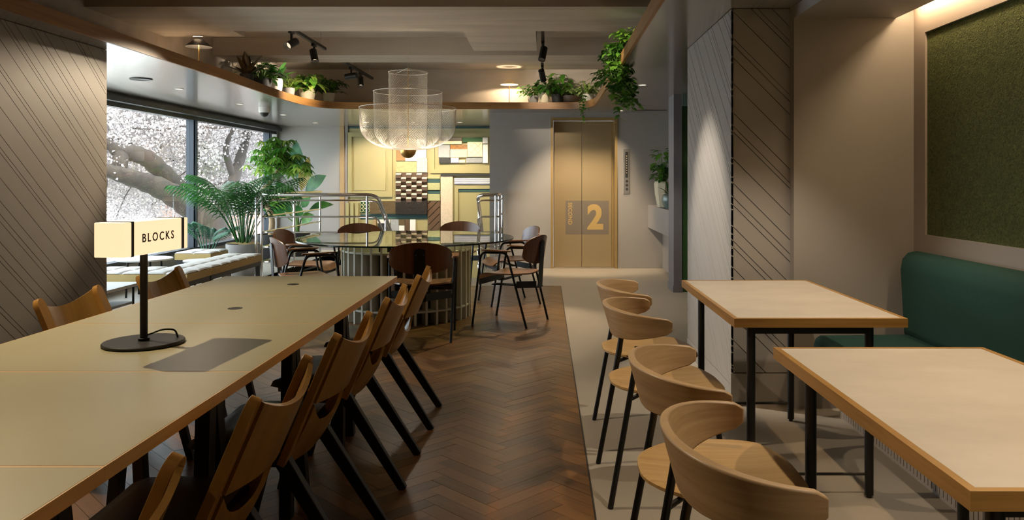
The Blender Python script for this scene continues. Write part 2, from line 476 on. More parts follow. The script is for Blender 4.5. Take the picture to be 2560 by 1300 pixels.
# outer wall on the window side
WZ0, WZ1 = 0.30, 2.177
wo = MB().box(XWIN-0.2, XWIN, DNEAR, 5.0, -.25, 3.1).box(XWIN-0.2, XWIN, 5.0, DB+.1, WZ1, 3.1).box(XWIN-0.2, XWIN, 5.0, DB+.1, -.25, WZ0).box(XWIN-.2, XWIN, 14.33, DB+.1, WZ0, WZ1)
struct(wo.build('wall_window', 'wall_paint', smooth=False))
struct(box('trim_3', 'window_frame', XWIN, XWIN+0.10, DWL-.5, 14.33, WZ1, SOF-0.035))   # blind pelmet
win = struct(thing('window_1', 'x', 'x')); del win['label']; del win['category']
box('head_frame', 'window_frame', XWIN-0.11, XWIN-0.005, 5.0, 14.33, WZ1-0.05, WZ1, win)
box('sill_frame', 'window_frame', XWIN-0.11, XWIN+0.02, 5.0, 14.33, WZ0, WZ0+0.05, win)
MUL = [5.03, 8.2, 11.0, 14.0]
for d in MUL:
    m = box('mullion', 'window_frame', XWIN-0.11, XWIN-0.005, d-0.05, d+0.05, WZ0+0.05, WZ1-0.05, win)
    box('mullion_fin', 'window_frame', XWIN-0.03, XWIN+0.02, d-0.02, d+0.02, WZ0+0.05, WZ1-0.05, m)
for a, b in zip(MUL[:-1], MUL[1:]):
    box('pane', 'window_glass', XWIN-0.066, XWIN-0.062, a+0.05, b-0.05, WZ0+0.05, WZ1-0.05, win)
box('pane', 'window_glass', XWIN-0.066, XWIN-0.062, 14.05, 14.33, WZ0+0.05, WZ1-0.05, win)

# far wall, lift wall, hidden closing walls
struct(box('wall_back', 'wall_paint', -5.1, -3.62, DB, DB+.15, -.25, 3.1))
struct(box('wall_stair', 'wall_paint', -3.62, 2.6, DB+0.06, DB+.2, -3.3, 3.1))
lw = MB()
lx0, lx1, lz = P(1383, 0, DE).x, P(1537, 0, DE).x, P(0, 297, DE).z
lw.box(-0.805, lx0, DE, DB+.1, -3.3, 3.1).box(lx1, 2.6, DE, DE+.25, -.25, 3.1).box(lx0, lx1, DE, DE+.25, lz, 3.1)
struct(lw.build('wall_lift', 'wall_paint', smooth=False))
bb = MB().box(-0.805, lx0-.005, DE-0.006, DE, 0, 0.075).box(lx1+.005, 1.70, DE-0.006, DE, 0, 0.075)
struct(bb.build('baseboard_lift', 'wall_paint', smooth=False))
struct(box('wall_near', 'wall_paint', -5.1, 2.6, DNEAR-.15, DNEAR, -.25, 3.1))
struct(box('wall_stairwell', 'wall_paint', -3.95, -3.75, 10.35, DB, -3.3, -0.002))
struct(box('wall_stairwell_front', 'wall_paint', -3.75, -0.85, 10.20, 10.35, -3.3, -0.26))

# right side: grooved column, alcove wall, side wall, corridor walls
XC0, XC1, DC0, DC1 = 1.072, 1.408, 4.50, 5.89
cb = struct(box('wall_column', 'groove_dark', XC0+.010, XC1+.9, DC0+.010, DC1, 0, SOF))
grooved(cb, lambda a, b, t: (a, DC0+.010-t, b), XC0, XC1, 0.185, SOF-.003, 1.0, 1)
grooved(cb, lambda a, b, t: (XC0+.010-t, -a, b), -DC1, -DC0, 0.11, SOF-.003, 0.86, 6)
struct(MB().box(XC0-.004, XC1, DC0-.004, DC0+.01, 0, 0.18).build('baseboard_column', 'wall_paint', smooth=False))
struct(box('baseboard_column_side', 'wall_paint', XC0-.004, XC0+.01, DC0+.01, DC1, 0, .105))
struct(box('wall_alcove', 'wall_paint', XC1, 2.5, DAL, DC0+.05, 0, SOF))
struct(box('baseboard_alcove', 'wall_paint', XC1-.004, 1.62, DAL-.008, DAL, 0, 0.16))
struct(box('wall_right', 'frame_paint', XR+0.02, 2.5, DNEAR, DAL, -.25, SOF+.1))
struct(box('wall_corridor', 'fin_wall', 2.3, 2.6, 4.4, 9.05, -.25, SOF+.1))
fw = MB().box(1.48, 1.575, 9.0, 9.38, 0, SOF)
struct(fw.build('wall_fin', 'fin_wall', smooth=False))
struct(MB().box(1.472, 1.583, 8.99, 9.385, 0, .08).build('baseboard_fin', 'fin_wall', smooth=False))
struct(box('wall_green', 'door_green', 1.575, 2.5, 9.03, 9.38, 0, 2.14))
struct(box('trim_4', 'teal_paint', 1.575, 2.5, 8.98, 9.38, 2.14, SOF))
struct(MB().box(1.72, 2.6, 9.38, DE, 0, 0.93).box(1.98, 2.6, 9.38, DE, .93, 3.1).build('wall_ledge', 'wall_paint', smooth=False))
tag(MB().prism([(1.50,.60),(1.50,.925),(1.98,.925),(1.98,.62)], lambda a, b, t: (a, t, b), 9.40, DE-.002).build('wall_ledge_shelf', 'wall_paint', smooth=False, bevel=.004), 'taupe built-in ledge holding potted plants right of the lift', 'shelf')

# ------------------------------------------------------------------ ceilings
inner = [(-3.12, DNEAR), (-3.12, 4.5), (-3.13, 5.6), (-3.15, 7.7), (-3.20, 9.0), (-3.205, 9.6), (-3.19, 10.1), (-3.15, 10.4), (-3.07, 10.65), (-2.93, 10.81), (-2.7, 10.87), (-2.3, 10.885),
         (-1.0, 10.885), (0.2, 10.885), (0.36, 10.87), (0.50, 10.80), (0.60, 10.66), (0.66, 10.45), (0.68, 10.15), (0.68, 9.6), (0.675, 8.0), (0.665, 6.0), (0.657, 4.3), (0.65, DNEAR)]
outer = [(2.55, DNEAR), (2.55, DB+.1), (XWIN-.05, DB+.1), (XWIN-.05, DNEAR)]
sof = MB().prism(inner+outer, lambda a, b, t: (a, b, t), SOF, SOF+0.085)
struct(sof.build('ceiling_soffit', 'soffit_gloss', smooth=False))
# oak band round the opening
fa = MB(); n = len(inner)
vs = []
for i, (x, y) in enumerate(inner):
    a = Vector(inner[max(i-1, 0)]); b = Vector(inner[min(i+1, n-1)]); t = (b-a).normalized(); nn = Vector((t.y, -t.x))
    for off, z in ((0.0, SOF-.002), (0.022, SOF-.002), (0.022, FTOP), (0.0, FTOP)):
        vs.append((x+nn.x*off, y+nn.y*off, z))
fs = []
for i in range(n-1):
    for k in range(4): fs.append((4*i+k, 4*i+(k+1) % 4, 4*i+4+(k+1) % 4, 4*i+4+k))
fa.add(vs, fs); struct(fa.build('trim_5', 'oak_fascia'))
# upper plaster ceiling, beams, walls of the raised void
struct(box('ceiling', 'ceiling_plaster', -5.1, 2.6, DNEAR-.1, DB+.2, CEIL, CEIL+.25))
struct(box('ceiling_beam', 'ceiling_plaster', -3.76, 1.4, 6.38, 7.43, BEAM, CEIL))
struct(box('ceiling_beam_step', 'ceiling_plaster', -3.76, -2.955, 7.43, 7.72, BEAM+.002, CEIL))
struct(box('ceiling_beam', 'ceiling_plaster', -3.76, 1.4, 8.86, 9.40, BEAM, CEIL))
struct(box('ceiling_beam_cross', 'ceiling_plaster', -0.775, -0.085, 7.43, 8.56, BEAM+.001, CEIL))
struct(box('ceiling_beam', 'ceiling_plaster', -3.76, 1.4, 3.6, 4.2, BEAM, CEIL))
struct(box('wall_void_left', 'ceiling_plaster', -3.95, -3.75, DNEAR, DE+.1, SOF+.03, CEIL))
struct(box('wall_void_back', 'ceiling_plaster', -3.95, 1.5, DE-0.03, DE+.1, SOF+.03, CEIL))
struct(box('wall_void_right', 'ceiling_plaster', 1.35, 1.5, DNEAR, DE, SOF+.03, CEIL))
# dropped ceiling over the banquette with a lit slot along the wall
XD1 = 1.985
struct(box('ceiling_drop', 'wall_paint', XC1, XD1, DNEAR, DAL, 2.205, SOF-.001))

# ------------------------------------------------------------------ right wall panel, light slot
PZ0, PZ1, PD1 = 0.99, 2.10, 4.30
fp = MB().box(XR-.005, XR+.02, DNEAR, DAL, 0.0, PZ0).box(XR-.005, XR+.02, DNEAR, DAL, PZ1, SOF).box(XR-.005, XR+.02, PD1, DAL, PZ0, PZ1)
struct(fp.build('trim_6', 'frame_paint', smooth=False))
m, nt, b = newmat('rough_green'); b.inputs['Roughness'].default_value = 0.95; b.inputs['Specular IOR Level'].default_value = 0.15
mp = mapped(nt, (1,1,1)); vo = nd(nt, 'ShaderNodeTexNoise'); vo.inputs['Scale'].default_value = 75.0; vo.inputs['Detail'].default_value = 3.0; vo.inputs['Distortion'].default_value = 1.2
nt.links.new(mp.outputs[0], vo.inputs['Vector']); r = ramp2(nt, vo.outputs['Fac'], lin('#474f30'), lin('#687045'), .3, .7); nt.links.new(r.outputs[0], b.inputs['Base Color'])
bump(nt, b, vo.outputs['Fac'], 1.0, 0.02)
pn = tag(box('wall_panel', 'rough_green', XR+.008, XR+.019, DNEAR, PD1+.002, PZ0, PZ1), 'large dark green rough plaster panel framed above the banquette', 'wall panel')
led = tag(box('light_strip', 'led_warm', 2.02, 2.045, -1.2, 4.38, SOF-.02, SOF-.008), 'warm light strip hidden in the ceiling slot above the green panel', 'light')
# ------------------------------------------------------------------ long communal table
TZ = 0.74; TX1 = -0.845; TX0 = -1.825; TEND = 4.49; SEG = 0.746
lt = thing('communal_table', 'long olive-topped communal table with oak edges and black trestle legs', 'table', (0, 0, 0))
for i in range(6):
    y1 = TEND-i*SEG; y0 = y1-SEG
    if i == 5: y0 = y1-SEG
    p = box('tabletop_section', 'oak_table', TX0, TX1, y0+0.0003, y1-0.0003, TZ-0.030, TZ-0.0004, lt)
    box('olive_surface', 'linoleum', TX0+0.004, TX1-0.004, y0+0.0052, y1-0.0052, TZ-0.0004, TZ, p)
for gx, gy in ((588, 771), (733, 711)):
    q = P(gx, gy, (CZ-TZ)*F/(gy-VY))
    g = MB().lathe([(0.0, .0006), (0.026, .0006), (0.030, .0012), (0.031, 0)], 20, (q.x, q.y, TZ)).build('cable_hole', 'black_metal', lt)
for ty in (3.865, 3.095, 2.345, 1.58, 0.80):
    tr = MB().box(TX0+.14, TX1-.10, ty-.03, ty+.03, TZ-.095, TZ-.031).build('trestle_beam', 'black_wood', lt, smooth=False, bevel=.003)
    for tx in (TX1-.16, TX0+.20):
        for s in (-1, 1):
            MB().bar((tx, ty+s*.015, TZ-.06), (tx+.02*(1 if tx > -1.3 else -1), ty+s*.105, 0), .045, .045, (1,0,0)).build('trestle_leg', 'black_wood', lt, smooth=False, bevel=.002)
        MB().box(tx-.012, tx+.012, ty-.07, ty+.07, .30, .335).build('trestle_tie', 'black_wood', lt, smooth=False)

# ------------------------------------------------------------------ bent-ply chairs at the communal table (front = +Y)
def recline(z): return -0.10-(z-0.42)*0.43
def make_ply_chair(label):
    t = thing('ply_chair', label, 'chair')
    W = 0.198
    def backp(u, v):
        s = u*2-1; top = 0.785-0.045*(1-s*s); bot = 0.575
        z = bot+(top-bot)*v
        return (W*s, recline(z)-0.040*(1-s*s), z)
    MB().sheet(backp, 12, 8, .013).build('back_panel', 'amber_ply', t)
    def basep(u, v):
        s = u*2-1; bot = 0.372; top = 0.480+0.090*abs(s)**3
        z = bot+(top-bot)*v
        return (W*s*(0.93+0.07*v), recline(z)-0.036*(1-s*s)+0.02*(1-v)*(1-v), z)
    MB().sheet(basep, 12, 5, .013).build('shell_base', 'amber_ply', t)
    for s in (-1, 1):
        def railp(u, v, s=s):
            v = v/.75*.9 if v < .75 else .9+.1*math.sin((v-.75)/.25*PI/2); z = 0.385+(0.80-0.385)*v
            w = 0.026
            if v > 0.92: w = 0.026*math.sqrt(max(0.015, 1-((v-0.92)/0.08)**2))
            return (s*(W+0.012)+(u-0.5)*2*w, recline(z)+0.016+0.022*(1-u if s > 0 else u)*0, z)
        MB().sheet(railp, 4, 28, .024).build('side_rail', 'amber_rim', t, bevel=.003)
    # upholstered seat, waterfall front
    prof = [(-.092,.438),(-.085,.462),(-.03,.464),(.10,.470),(.19,.468),(.235,.452),(.245,.43),(.22,.425),(-.08,.428)]
    def seat_w(y): return 0.205 if y > -.1 else 0.19
    sm = MB(); n = len(prof)
    xs = [-1, -.93, -.5, 0, .5, .93, 1]
    vs = []
    for x in xs:
        for y, z in prof: vs.append((x*0.215, y-(0.02 if abs(x) == 1 and y > .2 else 0), z-(0.006 if abs(x) == 1 and z > .45 else 0)-(0.008*(1-x*x) if z > .45 else 0)))
    fs = [tuple(range(n)), tuple((len(xs)-1)*n+k for k in range(n-1, -1, -1))]
    for i in range(len(xs)-1):
        for k in range(n): fs.append((i*n+k, (i+1)*n+k, (i+1)*n+(k+1) % n, i*n+(k+1) % n))
    sm.add(vs, fs).build('seat', 'brown_leather', t)
    MB().box(-.20, .20, -.085, .215, .405, .427).build('seat_board', 'amber_ply', t, smooth=False, bevel=.004)
    for s in (-1, 1):
        MB().bar((s*.19, -.05, .41), (s*.205, -.31, 0), .036, .050, (1,0,0), .026, .034).build('leg', 'black_wood', t, smooth=False, bevel=.003)
        MB().bar((s*.19, .10, .41), (s*.20, .20, 0), .036, .046, (1,0,0), .026, .032).build('leg', 'black_wood', t, smooth=False, bevel=.003)
        MB().box(s*.19-.016, s*.19+.016, -.085, .17, .37, .405).build('seat_rail', 'black_wood', t, smooth=False, bevel=.002)
    return t
CHX = -0.64-0.262
G1 = 'ply chairs along the aisle side of the communal table'
labs = ['amber plywood chair cut off by the bottom edge at the long table',
        'amber plywood chair second from the bottom edge along the aisle side of long table',
        'amber plywood chair in the middle of the aisle-side row at the long table',
        'amber plywood chair next to last in the aisle-side row at the long table',
        'amber plywood chair at the far end of the aisle-side row, beside the slatted round table']
c0 = make_ply_chair(labs[0]); c0['group'] = G1
ply = [c0]
for i, d in enumerate((1.19, 1.975, 2.715, 3.475, 4.25)):
    c = c0 if i == 0 else copy_tree(c0)
    c['label'] = labs[i]; c.location = (CHX, d, 0); c.rotation_euler = (0, 0, PI/2+(0, .02, -.02, .01, .03)[i])
for d, lab in ((3.43, 'brown plywood chair in front of the grooved left wall, across the long table'), (4.235, 'brown plywood chair behind the lit table lamp, before the window bay')):
    c = copy_tree(c0); c['label'] = lab; c['group'] = 'ply chairs on the window side of the communal table'
    c.location = (-2.10+0.262, d, 0); c.rotation_euler = (0, 0, -PI/2)

# ------------------------------------------------------------------ lit table lamp
LX, LY = -1.345, 2.63
tl = thing('table_lamp', 'black table lamp with glowing box shade lettered BLOCKS on the long table', 'lamp', (LX, LY, TZ))
MB().lathe([(0, 0), (.124, 0), (.127, .003), (.127, .009), (.124, .012), (0, .012)], 40).build('base', 'lamp_black', tl)
MB().lathe([(.012, .012), (.012, .32), (0, .32)], 14).build('stem', 'lamp_black', tl)
MB().lathe([(.018, .012), (.018, .020), (.012, .021)], 14).build('collar', 'lamp_black', tl)
ang = -0.08
sh = bpy.data.objects.new('shade', None)
ax = Vector((-math.sin(ang), math.cos(ang), 0)); sx_ = Vector((math.cos(ang), math.sin(ang), 0))
def lampbox(a0, a1, hw, z0, z1):
    m = MB(); vs = []
    for z in (z0, z1):
        for a, s in ((a0,-1),(a0,1),(a1,1),(a1,-1)): vs.append(ax*a+sx_*(s*hw+.019)+Vector((0,0,z)))
    return m.add(vs, [(0,3,2,1),(4,5,6,7),(0,1,5,4),(1,2,6,5),(2,3,7,6),(3,0,4,7)])
Z0, Z1 = .310, .418
lampbox(-.164, .116, .048, Z0, Z1).build('shade', 'lamp_paper', tl, smooth=False, bevel=.003)
lampbox(-.176, -.164, .0502, Z0-.0008, Z1+.0015).build('band', 'lamp_black', tl, smooth=False)
lampbox(.116, .128, .0502, Z0+.001, Z1+.0015).build('band', 'lamp_black', tl, smooth=False)
lampbox(-.212, -.176, .050, Z0, Z1).build('end_box', 'lamp_paper', tl, smooth=False, bevel=.003)
lampbox(.128, .152, .050, Z0, Z1).build('end_box', 'lamp_paper', tl, smooth=False, bevel=.003)
mt = Matrix.Translation(ax*-0.026+sx_*.0676+Vector((0,0,(Z0+Z1)/2))) @ Matrix(((ax.x, 0, sx_.x, 0), (ax.y, 0, sx_.y, 0), (0, 1, 0, 0), (0, 0, 0, 1)))
text_mesh('lettering', 'BLOCKS', .052, 'lettering', mt, .0004, .0006, tl, spacing=1.35, fit=(.182, .0285))
MB().tube(fillet([(.012,.0,.03),(.05,.03,.045),(.085,.045,.04),(.09,.05,.013)], .03), .003, 8).build('cord', 'lamp_black', tl)

# ------------------------------------------------------------------ stone-topped tables on the right
def make_stone_table(label, y0, y1):
    t = thing('stone_top_table', label, 'table', (0, 0, 0), 0, 'stone-topped tables by the banquette')
    X0, X1 = 0.752, 1.442
    fr = MB(); e = .018; zt, zb = TZ, TZ-.036
    for a in ((X0, X0+e, y0, y1), (X1-e, X1, y0, y1)): fr.box(a[0], a[1], a[2], a[3], zb, zt)
    fr.box(X0+e, X1-e, y0, y0+e, zb, zt).box(X0+e, X1-e, y1-e, y1, zb, zt)
    fr.build('wood_edge', 'oak_edge', t, smooth=False)
    box('stone_slab', 'stone_top', X0+e, X1-e, y0+e, y1-e, zb+.004, zt-.0008, t)
    for ly in (y0+.075, y1-.11):
        for lx in (0.838, 1.318):
            MB().tube([(lx, ly, zb), (lx, ly, .012)], .0175, 16).build('leg', 'black_metal', t)
            MB().lathe([(0,0),(.011,0),(.011,.012),(0,.012)], 10, (lx, ly, 0)).build('foot', 'black_metal', t)
        box('apron', 'black_metal', .838, 1.318, ly-.015, ly+.015, zb-.036, zb, t)
        MB().tube([(.838, ly, .095), (1.318, ly, .095)], .006, 8).build('stretcher', 'black_metal', t)
    for lx in (.838, 1.318): box('side_apron', 'black_metal', lx-.012, lx+.012, y0+.09, y1-.125, zb-.03, zb, t)
    return t
make_stone_table('nearest stone-topped table with oak edge, cut by the right edge', 1.385, 2.580)
make_stone_table('further stone-topped table with oak edge, in front of the grooved column', 3.112, 4.310)

# ------------------------------------------------------------------ round-backed oak chairs (front = +Y)
def make_oak_chair(label):
    t = thing('oak_armchair', label, 'chair')
    def backp(u, v):
        ph = (u*2-1); a = ph*PI/2
        hw = .27+.022*v*math.cos(a); yb = -.185-.035*v*math.cos(a)
        x = hw*math.copysign(abs(math.sin(a))**0.92, a); y = .015+(yb-.015)*math.cos(a)**0.85 if math.cos(a) > 0 else .015
        ca_ = max(0, math.cos(a)); bot = .690-.047*ca_**.8; top = .745+.025*ca_
        if abs(ph) > .90:
            k = (abs(ph)-.90)/.10; mid = (top+bot)/2; q = math.sqrt(max(.10, 1-k**5*.6)); bot = mid+(bot-mid)*q; top = mid+(top-mid)*q
        return (x, y, bot+(top-bot)*v)
    MB().sheet(backp, 44, 6, .020).build('backrest', 'oak_chair', t, bevel=.004)
    # seat: rounded plate, broad in front
    N = 48; top = []; 
    def rim(k):
        a = 2*PI*k/N; ca, sa = math.cos(a), math.sin(a)
        x = .245*math.copysign(abs(ca)**.62, ca); y = .035+.235*math.copysign(abs(sa)**.70, sa)
        x *= 1.0 if y > 0 else 1.0-.30*((-y)/.2)**1.6
        return x, y
    vs = [(0, .02, .437)]; fs = []
    rings = [(.55, .441, 0), (.85, .449, 0), (.97, .452, 0), (1.0, .449, 0), (1.0, .440, 0), (.96, .434, 0)]
    for r, z, _ in rings:
        for k in range(N):
            x, y = rim(k); zz = z-(.018 if y > .2 and r > .9 else 0)*((y-.2)/.07 if y > .2 else 0)
            vs.append((x*r, .035+(y-.035)*r, zz))
    for k in range(N): fs.append((0, 1+k, 1+(k+1) % N))
    for i in range(len(rings)-1):
        for k in range(N): fs.append((1+i*N+k, 1+(i+1)*N+k, 1+(i+1)*N+(k+1) % N, 1+i*N+(k+1) % N))
    fs.append(tuple(1+(len(rings)-1)*N+k for k in range(N)))
    MB().add(vs, fs).build('seat', 'oak_seat', t)
    for s in (-1, 1):
        MB().tube([(s*.245, -.225, 0), (s*.235, -.17, .30), (s*.225, -.13, .52), (s*.222, -.115, .63)], .0115, 10).build('leg', 'black_metal', t)
        MB().tube([(s*.245, .245, 0), (s*.215, .19, .425)], .0115, 10).build('leg', 'black_metal', t)
        MB().tube([(s*.231, -.145, .425), (s*.15, -.08, .427), (s*.215, .19, .425)], .009, 8).build('side_bar', 'black_metal', t)
    MB().tube([(-.215, .19, .424), (.215, .19, .424)], .009, 8).build('cross_bar', 'black_metal', t)
    return t
olabs = ['round-backed oak chair at the bottom edge, nearest to the camera', 'round-backed oak chair drawn up to the nearest stone table, second from the bottom edge',
         'round-backed oak chair at the near half of the further stone table', 'round-backed oak chair farthest from the camera, mostly hidden by the one before it']
o0 = make_oak_chair(olabs[0])
for i, d in enumerate((1.645, 2.30, 3.33, 3.97)):
    c = o0 if i == 0 else copy_tree(o0)
    c['label'] = olabs[i]; c['group'] = 'round-backed oak chairs at the stone tables'
    c.location = (.475+(0, 0, .0, .015)[i], d, 0); c.rotation_euler = (0, 0, -PI/2+(.02, -.02, .03, 0)[i])

# ------------------------------------------------------------------ banquette
bq = thing('banquette', 'dark green upholstered banquette along the right wall', 'sofa', (0, 0, 0))
YB = 4.30
def backprof(y): return [(2.085,.44),(1.965,.44),(1.945,.80),(1.955,.86),(1.985,.893),(2.03,.903),(2.07,.895),(2.085,.87)]
MB().prism(backprof(0), lambda a, b, t: (a, t, b), -1.2, YB).build('backrest', 'green_fabric', bq, bevel=.018, seg=4)
MB().prism([(1.46,.35),(1.455,.40),(1.465,.435),(1.49,.450),(1.97,.455),(1.97,.35)], lambda a, b, t: (a, t, b), -1.2, YB-.05).build('seat_cushion', 'green_fabric', bq, bevel=.012, seg=3)
box('base', 'frame_paint', 1.60, 2.08, -1.2, YB-.05, 0, .35, bq)
rb = MB()
for k in range(170):
    y = -1.15+k*.0315
    if y < YB-.09: rb.box(1.592, 1.602, y, y+.026, .02, .345)
stuff(rb.build('base_ribs', 'frame_paint', bq, smooth=False))

# ------------------------------------------------------------------ round glass table on a drum of fins
RC = (-1.32, 7.50)
rt = thing('round_table', 'large round glass-topped table on a drum of pale vertical fins', 'table', (RC[0], RC[1], 0))
R = 1.02
MB().lathe([(0, TZ-.012), (R-.001, TZ-.012), (R-.001, TZ), (0, TZ)], 96).build('glass_top', 'table_glass', rt)
MB().lathe([(R-.001, TZ-.013), (R+.001, TZ-.013), (R+.001, TZ+.0005), (R-.001, TZ+.0005)], 96, close=True).build('glass_edge', 'glass_edge', rt)
NF = 38
fin = None
for k in range(NF):
    a = 2*PI*(k+.3)/NF
    if fin is None: fin = MB().box(.50, .61, -.010, .010, 0.0, TZ-.013).build('fin', 'cream_fin', rt, smooth=False); o = fin
    else: o = fin.copy(); col.objects.link(o)
    o.rotation_euler = (0, 0, a)
for z in (.11, .625): MB().lathe([(.49, z), (.605, z), (.605, z+.016), (.49, z+.016)], 76, close=True).build('ring', 'cream_fin', rt)
MB().lathe([(.49, 0.0), (.49, TZ-.10), (.47, TZ-.10), (.47, 0.0)], 64, close=True).build('drum', 'dark_drum', rt)

# ------------------------------------------------------------------ walnut armchairs round it (front = +Y)
def make_walnut_chair(label):
    t = thing('walnut_armchair', label, 'chair')
    def backp(u, v):
        # superelliptic panel mapped from a square
        a = u*2-1; b = v*2-1
        x = a*math.sqrt(max(0, 1-b*b*.46)); z = b*math.sqrt(max(0, 1-a*a*.46))
        X = .238*x*1.12 if abs(x) < .9 else .238*x*1.12
        X = max(-.245, min(.245, X)); Z = .672+.118*z*1.08
        return (X, -.235-.16*(Z-.67)-.055*(1-(X/.245)**2), Z)
    MB().sheet(backp, 16, 10, .012).build('back_panel', 'walnut', t)
    MB().prism([(-.048,.33),(.048,.33),(.042,.74),(.0,.755),(-.042,.74)], lambda a, b, tt: (a, -.302-.16*(b-.67)*(1 if b > .5 else .3)+tt-(0.03 if b < .5 else 0)*0, b), -.006, 0.0).build('spine', 'black_metal', t, smooth=False)
    for sx, sz in ((-.03,.70),(.03,.70),(0,.60)): MB().lathe([(0,0),(.006,.002),(.007,.0)], 8, (sx, -.308-.16*(sz-.67), sz)).build('bolt', 'steel', t)
    # seat shell with rolled front
    def seatp(u, v):
        s = u*2-1; y = -.215+.45*v
        hw = .225*(1-.25*max(0, (.25-v)/.25)**2)*(1-.10*max(0, (v-.85)/.15)**2)
        z = .452+.012*(s*s) -.006*math.sin(v*PI)
        if v > .78: z -= .055*((v-.78)/.22)**2
        return (hw*s, y, z)
    MB().sheet(seatp, 12, 16, .012).build('seat', 'walnut_seat', t)
    MB().box(-.048, .048, -.30, .17, .335, .343).box(-.20, .20, -.02, .03, .40, .408).build('under_plate', 'black_metal', t, smooth=False)
    MB().bar((-.24, -.17, .375), (-.04, -.27, .36), .006, .06, (0,1,0)).bar((.24, -.17, .375), (.04, -.27, .36), .006, .06, (0,1,0)).build('rear_brace', 'black_metal', t, smooth=False)
    MB().bar((-.25, .19, .385), (.25, .19, .385), .006, .05, (0,1,0)).build('front_brace', 'black_metal', t, smooth=False)
    for s in (-1, 1):
        MB().tube(fillet([(s*.24, .265, 0), (s*.262, .165, .648), (s*.262, -.085, .652), (s*.24, -.265, 0)], .05, 6), .0105, 8).build('side_frame', 'black_metal', t)
        def armp(u, v, s=s):
            y = -.12+.28*v; w = .032*math.sqrt(max(.06, 1-abs(v*2-1)**5))
            return (s*.258+(u*2-1)*w, y, .668+.004*(v-.5))
        MB().sheet(armp, 4, 12, .012).build('arm_pad', 'walnut_seat', t)
    return t
def face(dx, dy): return math.atan2(-dx, dy)
wl_spec = [((-1.00, 6.46), (-.06, 1), 'walnut armchair seen from behind, in front of the slatted drum'),
           ((-0.31, 7.13), (-.92, .39), 'walnut armchair at the right of the glass table, nearer of the two'),
           ((-0.38, 8.28), (-.92, -.35), 'walnut armchair at the right of the glass table, further and half hidden'),
           ((-2.07, 6.86), (.85, .52), 'walnut armchair at the left of the glass table, nearer of the two'),
           ((-2.36, 7.82), (1, -.08), 'walnut armchair at the left of the glass table, further and half hidden'),
           ((-1.99, 8.66), (.45, -.9), 'walnut armchair behind the glass table, beside the sloping chrome rail'),
           ((-1.04, 9.06), (-.15, -1), 'walnut armchair behind the glass table, beside the short chrome rail')]
w0 = None
for (x, y), (dx, dy), lab in wl_spec:
    c = make_walnut_chair(lab) if w0 is None else copy_tree(w0)
    if w0 is None: w0 = c
    c['label'] = lab; c['group'] = 'walnut armchairs round the glass table'
    c.location = (x, y, 0); c.rotation_euler = (0, 0, face(dx, dy))
# ------------------------------------------------------------------ wire chandelier
CC = (-1.305, 7.48)
ch = thing('chandelier', 'pendant chandelier of three nested wire-mesh bells over the round table', 'chandelier', (CC[0], CC[1], 0))
ZB = 1.575
def bell(Rr, top, zs):
    """profile from rim down: straight side, then a bowl to the centre foot"""
    pts = []
    for i in range(9): t = i/8; pts.append((Rr*(1-.02*t), top+(zs-top)*t))
    for i in range(1, 15):
        a = i/14*PI/2; pts.append((.04+(Rr*.98-.04)*math.cos(a)**.9, zs-(zs-ZB)*math.sin(a)))
    return pts
def wires(name, Rr, top, zs, cnt, turn):
    pr_ = bell(Rr, top, zs); m = MB(); r = .0008
    L = [0.0]
    for i in range(1, len(pr_)): L.append(L[-1]+math.hypot(pr_[i][0]-pr_[i-1][0], pr_[i][1]-pr_[i-1][1]))
    vs = []; fs = []
    for sgn in (-1, 1):
        for k in range(cnt):
            a0 = 2*PI*k/cnt; base = len(vs)
            for i, (q, z) in enumerate(pr_):
                a = a0+sgn*turn*L[i]/L[-1]
                for j in range(3):
                    b = 2*PI*j/3; rr = q+r*math.cos(b)
                    vs.append((rr*math.cos(a), rr*math.sin(a), z+r*math.sin(b)))
                    if i:
                        p = base+(i-1)*3; n = base+i*3; fs.append((p+j, p+(j+1) % 3, n+(j+1) % 3, n+j))
    m.add(vs, fs)
    o = m.build(name, 'mesh_wire', ch, smooth=False); stuff(o)
    MB().tube([(Rr*math.cos(2*PI*k/48), Rr*math.sin(2*PI*k/48), top) for k in range(48)], .0028, 6, closed=True).build('rim_ring', 'mesh_wire', ch)
wires('wire_bell', .458, 1.975, 1.80, 100, 1.9)
wires('wire_bell', .325, 2.13, 1.78, 74, 2.6)
wires('wire_bell', .185, 2.315, 1.70, 46, 4.5)
MB().tube([(0, 0, 1.56), (0, 0, 2.36)], .004, 8).build('centre_rod', 'brass', ch)
MB().tube([(0, 0, 2.36), (0, 0, CEIL)], .0018, 6).build('suspension_cable', 'steel', ch)
for k in range(3):
    a = 2*PI*k/3+.4; MB().tube([(0, 0, 2.36), (.185*math.cos(a), .185*math.sin(a), 2.315)], .0012, 5).build('hanger_wire', 'steel', ch)
for z, q in ((2.255, .185), (2.185, .185), (2.12, .325), (2.0, .185)):
    for k in range(2):
        a = k*PI/2+.3; MB().tube([(-q*math.cos(a), -q*math.sin(a), z), (q*math.cos(a), q*math.sin(a), z)], .0011, 5).build('spacer_wire', 'brass', ch)
MB().lathe([(0, 1.497)]+[(.076*math.sin(i/10*PI/2), 1.575-.078*math.cos(i/10*PI/2)) for i in range(1, 11)]+[(0, 1.575)], 28).build('brass_cup', 'brass', ch)
MB().lathe([(0, 1.577), (.03, 1.577), (.03, 1.583), (0, 1.583)], 20).build('lamp_disc', 'led_warm', ch)
point((CC[0], CC[1], 1.64), 6, WARM2, .03)

